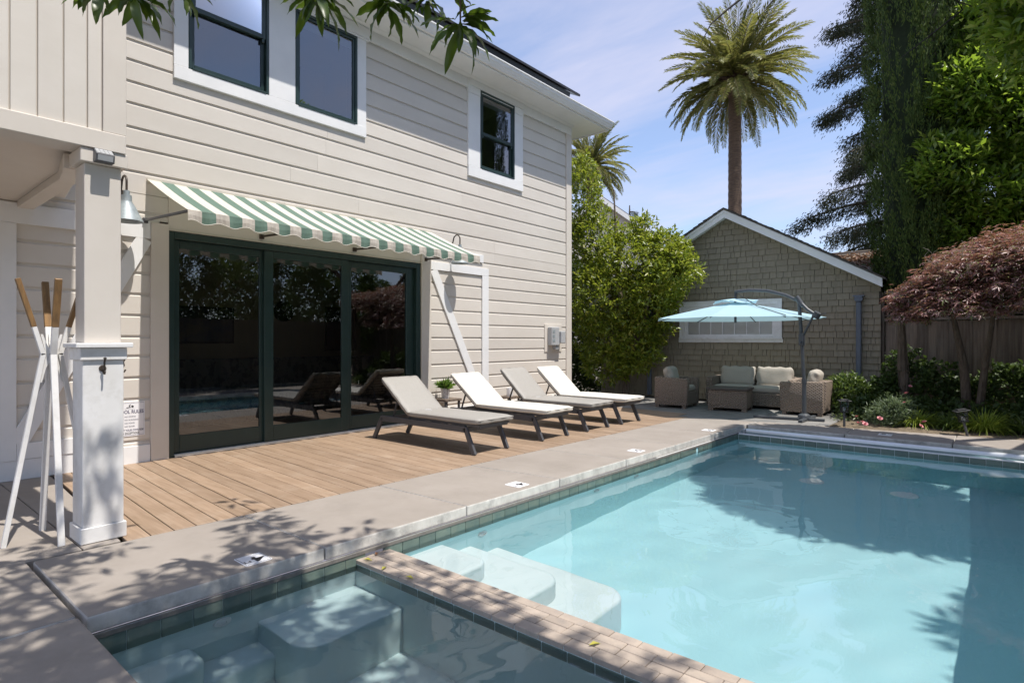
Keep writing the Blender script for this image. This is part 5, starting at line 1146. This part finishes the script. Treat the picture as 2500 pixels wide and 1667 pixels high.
# low planting in the bed
def blades(P, D, L_, W, droop, seg=4):
    n = len(P); D = D / np.linalg.norm(D, axis=1, keepdims=True); S_ = np.cross(D, np.array([0, 0, 1.]) + 1e-3); S_ /= np.linalg.norm(S_, axis=1, keepdims=True); V = []
    for i in range(seg + 1):
        u = i / seg; c = P + D * (L_ * u)[:, None] - np.array([0, 0, 1.]) * (L_ * droop * u ** 2.2)[:, None]; w = (W * (1 - u ** 2) + .0008)[:, None]; V += [c - S_ * w / 2, c + S_ * w / 2]
    V = np.stack(V, 1).reshape(-1, 3); k = 2 * (seg + 1); b = np.arange(n)[:, None, None] * k
    f = np.array([[2 * i, 2 * i + 1, 2 * i + 3, 2 * i + 2] for i in range(seg)]); return V, (b + f[None]).reshape(-1, 4)
def tuft(label, x, y, n, L_, W, lm, spread=.06, up=1.0, droop=.45, cat='plant', name='grass_clump', group=None):
    t = thing(name, label, cat, (x, y, 0), 0, group); a = RNG.random(n) * 6.283; r = RNG.random(n) ** .5
    P = np.stack([np.cos(a) * r * spread, np.sin(a) * r * spread, np.zeros(n)], 1); D = np.stack([np.cos(a) * r * 1.1, np.sin(a) * r * 1.1, np.full(n, up)], 1) + RNG.normal(size=(n, 3)) * .12
    V, F = blades(P, D, L_ * RNG.uniform(.6, 1.1, n), W * RNG.uniform(.7, 1.2, n), droop * RNG.uniform(.5, 1.5, n)); put('blades', fast_mesh('blades', V, F, lm), t); return t
gl = leafmat('lime grass', (.20, .29, .03), (.42, .50, .08), (.45, .55, .06), .4, .45); gd = leafmat('strap leaf', (.05, .09, .02), (.14, .20, .05), (.25, .36, .06), .3, .35)
tuft('yellow green grass clump beside the pink rose bush', 6.03, 10.75, 420, .50, .012, gl, .10, 1.0, .6, group='lime grass clumps')
tuft('bright green grass clump behind the tilted lantern', 6.82, 10.72, 560, .58, .012, gl, .12, 1.0, .55, group='lime grass clumps')
tuft('dark strappy leaved plant between the two lime grass clumps', 6.42, 10.72, 120, .48, .030, gd, .08, .9, .6, name='strappy_plant', group='strap leaved plants')
tuft('dark strappy leaved plant right of the tilted lantern', 7.30, 10.75, 150, .52, .030, gd, .10, .9, .6, name='strappy_plant', group='strap leaved plants')
tuft('dark strappy leaved plant at the right edge of the bed', 7.85, 10.7, 130, .5, .030, gd, .10, .9, .6, name='strappy_plant', group='strap leaved plants')
def bush(name, label, loc, lobes, n, per, leaf, w, lm, cat='shrub', group=None, kind=None):
    vf = cloud(lobes, n, per, leaf, w, leaf * 1.2, .45, (.3, 1.08)); t = thing(name, label, cat, loc, 0, group)
    put('foliage', fast_mesh('foliage', vf[0] - np.array(loc), vf[1], lm), t); return t
rb = bush('rose_bush', 'grey green rose bush with pink blooms in the bed', (5.72, 10.5, 0), [(5.72, 10.50, .22, .20, .2, .22), (5.86, 10.6, .26, .16, .16, .2), (5.55, 10.5, .15, .15, .15, .14)], 300, 8, .065, .012, leafmat('grey green leaf', (.09, .135, .07), (.19, .24, .14), (.28, .4, .14), .3))
def bloom_mesh():
    mb = MB(); rs = random.Random(2)
    for ring, (n, r, tilt) in enumerate(((6, .040, 25), (5, .030, 50), (4, .018, 72))):
        for k in range(n):
            a = 6.283 * k / n + ring * .5; d = Vector((math.cos(a), math.sin(a), 0)); p = Vector((0, 0, .004 * ring)); s_ = Vector((-d.y, d.x, 0)); u = d * math.cos(R(tilt)) + Vector((0, 0, 1)) * math.sin(R(tilt))
            mb.add([p, p + u * r * .6 + s_ * r * .5, p + u * r, p + u * r * .6 - s_ * r * .5], [(0, 1, 2, 3)])
    return mb.mesh('bloom', flower_m)
blm = bloom_mesh()
for i, (x, y, z, s_) in enumerate(((5.42, 10.12, .06, 1.3), (5.46, 10.06, .05, 1.2), (5.36, 10.10, .05, 1.1), (5.62, 10.24, .13, 1.2), (5.92, 10.55, .50, 1.1), (5.90, 10.5, .36, 1.0), (6.15, 10.45, .10, 1.1), (6.12, 10.28, .06, 1.0), (5.95, 10.7, .60, .8), (5.30, 10.35, .12, .9))):
    o = put('bloom', blm, rb, (x - 5.72, y - 10.5, z), (R(random.uniform(-30, 50)), R(random.uniform(-30, 30)), i)); o.scale = (s_,) * 3
dk = leafmat('dark ground leaf', (.034, .062, .016), (.08, .125, .032), (.16, .25, .04), .28, .5, .4)
bush('dark_shrub', 'dark leafy shrub between the armchair and the slate blue downspout', (4.85, 11.95, 0), [(4.85, 11.95, .30, .30, .28, .34), (5.12, 12.05, .22, .26, .28, .26)], 420, 8, .09, .032, MATS['strap leaf'])
vf = cloud([(5.35 + .42 * i, 12.35 - .10 * (i % 3), .28 + .16 * ((i * 7) % 4) / 3, .42, .38, .36 + .16 * ((i * 5) % 3)) for i in range(9)] + [(5.3 + .45 * i, 11.55 - .12 * (i % 2), .12, .42, .42, .20) for i in range(8)], 3600, 8, .075, .055, .09, .3, (.2, 1.06))
o = put('ivy', fast_mesh('ivy', *vf, dk)); tag(o, 'dark ivy and ground cover along the foot of the fence', 'ivy', kind='stuff')
vf = cloud([(5.2 + .36 * i, 10.95 + .25 * (i % 2), .05, .34, .30, .13) for i in range(9)], 900, 7, .055, .03, .07, .3, (.2, 1.05))
o = put('ground_cover', fast_mesh('ground_cover', *vf, leafmat('low leaf', (.05, .08, .02), (.12, .15, .045), (.2, .3, .05), .25))); tag(o, 'low mixed ground cover behind the grass clumps', 'ground cover', kind='stuff')
vf = cloud([(-2.2, 13.0, 1.6, 1.3, .6, 1.9), (-.9, 12.95, 1.1, .9, .5, 1.4), (-3.6, 13.2, 1.8, 1.2, .6, 2.0), (-1.4, 13.1, 2.3, .8, .5, 1.1)], 5200, 9, .11, .045, .14, .4, (.4, 1.05))
tree('dark_hedge', 'dark hedge in the shadow between the house and the garage', (-1.5, 13.0, 0), vf, dk, None, 'hedge')

vf = cloud([(5.5 + .8 * i, 13.75 + .2 * (i % 2), 1.4, .7, .42, 1.9 + .25 * (i % 3)) for i in range(9)], 11000, 9, .12, .06, .14, .4, (.2, 1.05))
tree('back_hedge', 'dark leafy hedge showing through the fence lattice', (8.5, 13.8, 0), vf, dk, None, 'hedge')

# tree overhead whose leaves hang into the top of the picture and dapple the near coping
ot = thing('overhanging_tree', 'tree with long pointed leaves hanging in from above the camera', 'tree', (8.6, -1.6, 0))
OT = Vector((8.6, -1.6, 0))
LEAF_SPOTS = [
    ((3.953, 0.956, 2.921), [((3.952, 0.956, 2.9), (4.053, 0.959, 2.674)), ((3.959, 0.962, 2.899), (4.085, 1.02, 2.685)), ((3.967, 0.968, 2.906), (4.197, 1.046, 2.72)), ((3.951, 0.955, 2.906), (3.852, 0.932, 2.798)), ((3.945, 0.949, 2.911), (3.867, 0.913, 2.834)), ((3.939, 0.945, 2.91), (3.851, 0.851, 2.802)), ((3.956, 0.959, 2.907), (4.095, 0.982, 2.744))]),
    ((3.887, 0.835, 2.903), [((3.89, 0.837, 2.888), (3.95, 0.802, 2.717)), ((3.884, 0.832, 2.892), (3.786, 0.792, 2.808)), ((3.875, 0.825, 2.895), (3.755, 0.76, 2.843)), ((3.875, 0.825, 2.897), (3.811, 0.705, 2.817)), ((3.893, 0.84, 2.893), (3.892, 0.862, 2.812))]),
    ((4.061, 1.113, 2.976), [((4.063, 1.115, 2.957), (4.083, 1.186, 2.804)), ((4.074, 1.125, 2.968), (4.185, 1.214, 2.894)), ((4.06, 1.112, 2.963), (4.103, 1.124, 2.838)), ((4.053, 1.107, 2.964), (4.05, 1.072, 2.845))]),
    ((4.651, 1.482, 2.895), [((4.647, 1.478, 2.875), (4.527, 1.442, 2.713)), ((4.639, 1.471, 2.886), (4.555, 1.384, 2.79)), ((4.653, 1.483, 2.88), (4.621, 1.515, 2.769)), ((4.662, 1.491, 2.869), (4.69, 1.569, 2.649)), ((4.661, 1.49, 2.876), (4.773, 1.56, 2.691)), ((4.665, 1.494, 2.88), (4.8, 1.603, 2.737)), ((4.636, 1.469, 2.89), (4.589, 1.332, 2.802)), ((4.643, 1.475, 2.882), (4.581, 1.461, 2.781)), ((4.656, 1.486, 2.88), (4.774, 1.464, 2.688))]),
    ((4.735, 1.814, 2.969), [((4.723, 1.804, 2.962), (4.662, 1.681, 2.87)), ((4.727, 1.808, 2.95), (4.695, 1.748, 2.764)), ((4.737, 1.817, 2.948), (4.743, 1.9, 2.79)), ((4.744, 1.822, 2.951), (4.881, 1.894, 2.773)), ((4.733, 1.813, 2.952), (4.738, 1.819, 2.799)), ((4.729, 1.809, 2.959), (4.687, 1.718, 2.844)), ((4.748, 1.825, 2.959), (4.896, 1.887, 2.843)), ((4.728, 1.809, 2.956), (4.667, 1.816, 2.867)), ((4.741, 1.819, 2.956), (4.89, 1.828, 2.795)), ((4.727, 1.808, 2.967), (4.631, 1.756, 2.957))]),
    ((4.92, 1.905, 2.966), [((4.922, 1.907, 2.948), (5.004, 1.895, 2.752)), ((4.915, 1.901, 2.953), (4.929, 1.82, 2.798)), ((4.928, 1.913, 2.953), (5.056, 1.899, 2.786)), ((4.924, 1.909, 2.951), (4.887, 1.934, 2.836)), ((4.914, 1.9, 2.958), (4.807, 1.833, 2.896))]),
    ((5.083, 1.978, 2.819), [((5.071, 1.968, 2.808), (5.053, 1.825, 2.653)), ((5.08, 1.975, 2.794), (4.986, 1.968, 2.592)), ((5.091, 1.985, 2.794), (5.147, 1.988, 2.551)), ((5.096, 1.99, 2.8), (5.19, 2.067, 2.627)), ((5.094, 1.988, 2.82), (5.259, 2.057, 2.796)), ((5.091, 1.985, 2.823), (5.212, 2.049, 2.841)), ((5.081, 1.977, 2.807), (5.055, 1.903, 2.675)), ((5.09, 1.984, 2.809), (5.233, 2.043, 2.694)), ((5.086, 1.98, 2.802), (5.204, 1.959, 2.604)), ((5.081, 1.977, 2.805), (5.059, 1.991, 2.685))]),
    ((5.055, 1.954, 2.943), [((5.058, 1.957, 2.938), (5.161, 1.974, 2.867)), ((5.059, 1.958, 2.933), (5.067, 2.039, 2.88)), ((5.059, 1.958, 2.941), (5.183, 1.975, 2.885))]),
]

olm = leafmat('long pointed leaf', (.026, .052, .008), (.060, .10, .014), (.20, .32, .02), .33, .36, .55)
def big_leaf(name, b, t_, width, roll):
    b, t_ = Vector(b) - OT, Vector(t_) - OT; d = t_ - b; L_ = d.length; d.normalize(); s_ = d.cross(Vector((0, 0, 1))); s_ = s_.normalized() if s_.length > .05 else Vector((1, 0, 0))
    s_ = Matrix.Rotation(roll, 3, d) @ s_; u = s_.cross(d).normalized(); mb = MB(); n = 9; vs = []
    for i in range(n + 1):
        x = i / n; w = width * math.sin(math.pi * min(1, x * .93 + .05)) ** .85 * (1 - .35 * x) * (.06 if i == n else 1); c = b + d * L_ * x + u * L_ * (.10 * math.sin(math.pi * x)) ; rip = .08 * width * math.sin(i * 2.1)
        vs += [c - s_ * w / 2 + u * (w * .22 + rip), c, c + s_ * w / 2 + u * (w * .22 - rip)]
    fs = []
    for i in range(n): fs += [(3 * i, 3 * i + 1, 3 * i + 4, 3 * i + 3), (3 * i + 1, 3 * i + 2, 3 * i + 5, 3 * i + 4)]
    mb.add(vs, fs); mb.build(name, olm, ot, smooth='all')
random.seed(17); br = MB()
for c, lst in LEAF_SPOTS:
    ext = []
    for b, t_ in lst:
        v_ = Vector(t_) - Vector(b); v2 = Matrix.Rotation(random.uniform(-.5, .5), 3, Vector((.646, -.763, 0))) @ v_ * random.uniform(.7, .95); v2.z += random.uniform(.0, .06); b2 = Vector(b) + Vector((random.uniform(-.03, .03), random.uniform(-.03, .03), random.uniform(.0, .03)))
        ext.append((tuple(b2), tuple(b2 + v2)))
    for b, t_ in lst + ext: big_leaf('leaf', b, t_, random.uniform(.046, .060) * min(1.0, .45 + (Vector(b) - Vector(t_)).length * 3.2), random.uniform(-.7, .7))
    cv = Vector(c) - OT; e = cv + Vector((.25, -.25, .28)); br.tube([cv + Vector((0, 0, -.01)), cv.lerp(e, .5) + Vector((0, 0, .05)), e], [.004, .005, .007], 6)
br.tube([Vector((4.2, .75, 3.12)) - OT, Vector((5.2, .9, 3.3)) - OT, Vector((6.4, .3, 3.5)) - OT, Vector((7.6, -.8, 3.3)) - OT, Vector((8.6, -1.6, 2.2)) - OT], [.014, .02, .035, .06, .09], 8)
br.tube([Vector((5.25, 1.6, 3.2)) - OT, Vector((5.8, 1.1, 3.35)) - OT, Vector((6.4, .3, 3.5)) - OT], [.01, .015, .022], 8)
br.build('branch', bark, ot, smooth=True)
twm = M('dark twig', (.035, .028, .024), .8)
MB().tube([Vector(p) - OT for p in [(4.125, 9.289, 6.719), (3.789, 9.005, 6.373), (3.597, 8.842, 6.152), (3.486, 8.749, 5.869)]], [.02, .016, .011, .006], 6).build('twig', twm, ot, smooth=True)
MB().tube([Vector(p) - OT for p in [(4.413, 9.533, 6.656), (4.293, 9.432, 6.467), (4.236, 9.383, 6.392)]], [.014, .011, .006], 6).build('twig', twm, ot, smooth=True)
MB().tube([Vector(p) - OT for p in [(7.379, 9.423, 5.392), (6.931, 9.043, 5.197), (6.594, 8.759, 5.368)]], [0.012, 0.009, 0.005], 6).build('twig', twm, ot, smooth=True)
MB().tube([Vector(p) - OT for p in [(6.594, 8.759, 5.417), (6.669, 8.822, 5.245), (6.407, 8.601, 4.976), (6.239, 8.458, 4.805), (6.09, 8.332, 4.658)]], [0.013, 0.011, 0.009, 0.007, 0.004], 6).build('twig', twm, ot, smooth=True)
MB().tube([Vector(p) - OT for p in [(6.931, 9.043, 5.417), (6.931, 9.043, 4.927), (7.117, 9.201, 4.805), (7.267, 9.328, 4.634)]], [0.014, 0.011, 0.008, 0.005], 6).build('twig', twm, ot, smooth=True)
MB().tube([Vector(p) - OT for p in [(7.117, 9.201, 5.417), (6.931, 9.043, 5.172), (6.8, 8.933, 5.099)]], [0.012, 0.008, 0.004], 6).build('twig', twm, ot, smooth=True)

MB().tube([(0, 0, 0), (.05, 0, 1.2), (0, 0, 2.3), (.1, .2, 4.2)], [.17, .13, .11, .05], 10).build('trunk', bark, ot, smooth=True)
gx = RNG.uniform(2.2, 8.5, 9000); gy = RNG.uniform(-2.2, 2.62, 9000)
ed = 2.75 + .35 * np.sin(gy * 5.0) + .25 * np.sin(gy * 11 + 1)                       # ragged left edge of the shade
dens = np.clip((gx - ed) / .9 + .25, 0, 1); dens *= np.clip((2.50 - gy) / .35, 0, 1)
dens = np.maximum(dens, .55 * (np.hypot((gx - 2.38) / .28, (gy - 1.15) / .3) < 1)); dens = np.maximum(dens, .45 * ((gy < .55) & (gx > 2.1)))
dens *= np.where((gy > .85) & (gx < 3.45), .45, 1.0)
dens *= 1 - np.exp(-(((gx - 3.95) / .42) ** 2 + ((gy - 2.10) / .34) ** 2) ** 2) * .97
dens *= np.where(np.sin(gx * 4.1 + 1.3 * np.sin(gy * 3.3)) * np.sin(gy * 4.7 + gx) > .50, .12, 1.0)
k = (RNG.random(9000) < dens * .27 * (1 + .6 * (gx > 3.75) * (gy > .5))); gx, gy = gx[k], gy[k]; n = len(gx); hh = RNG.uniform(4.0, 7.0, n)
cx, cy = gx + hh / 2.3, gy + hh * .08 / 2.3; zc = -(cx - 7.08) * .646 + cy * .7633; hh = np.maximum(hh, 1.3 + .60 * zc + .42); cx, cy = gx + hh / 2.3, gy + hh * .08 / 2.3
per = 9; P = np.repeat(np.stack([cx, cy, hh], 1), per, 0); D = unit(n * per) * np.array([1, 1, .6]) + np.array([0, 0, -.35]); P = P + D * .05
V, F = leaves(P, D, unit(n * per) * .8 + np.array([0, 0, 1.]), RNG.uniform(.13, .21, n * per), .05, .15, .2)
put('crown', fast_mesh('crown', V - np.array(OT), F, olm), ot)
# stray leaves lying on the divider and the coping
lf = leafmat('fallen yellow leaf', (.42, .40, .05), (.50, .46, .10), (.5, .5, .1), .2); lr = leafmat('fallen brown leaf', (.22, .09, .04), (.30, .14, .07), (.3, .2, .1), .1)
for i, (x, y, z, a, m, lab) in enumerate(((3.90, 2.30, -.127, .4, lf, 'small yellow leaf at the coping end of the divider wall'), (4.10, 2.285, -.127, 1.9, lf, 'yellow leaf on the spa side edge of the divider wall'), (4.33, 2.29, -.127, .1, lf, 'third yellow leaf farther along the divider edge'), (3.86, 2.41, -.127, 2.2, lr, 'curled brown leaf beside the coping on the divider wall'), (5.60, 2.35, -.127, 1.0, lf, 'olive leaf lying near the middle of the divider wall'))):
    t = thing('fallen_leaf', lab, 'leaf', (x, y, z), a); V, F = leaves(np.array([[-.03, 0, .003]]), np.array([[1, .1, .03]]), np.array([[0, 0, 1.]]), .065, .026, .3, .1); put('blade', fast_mesh('blade', V, F, m), t)
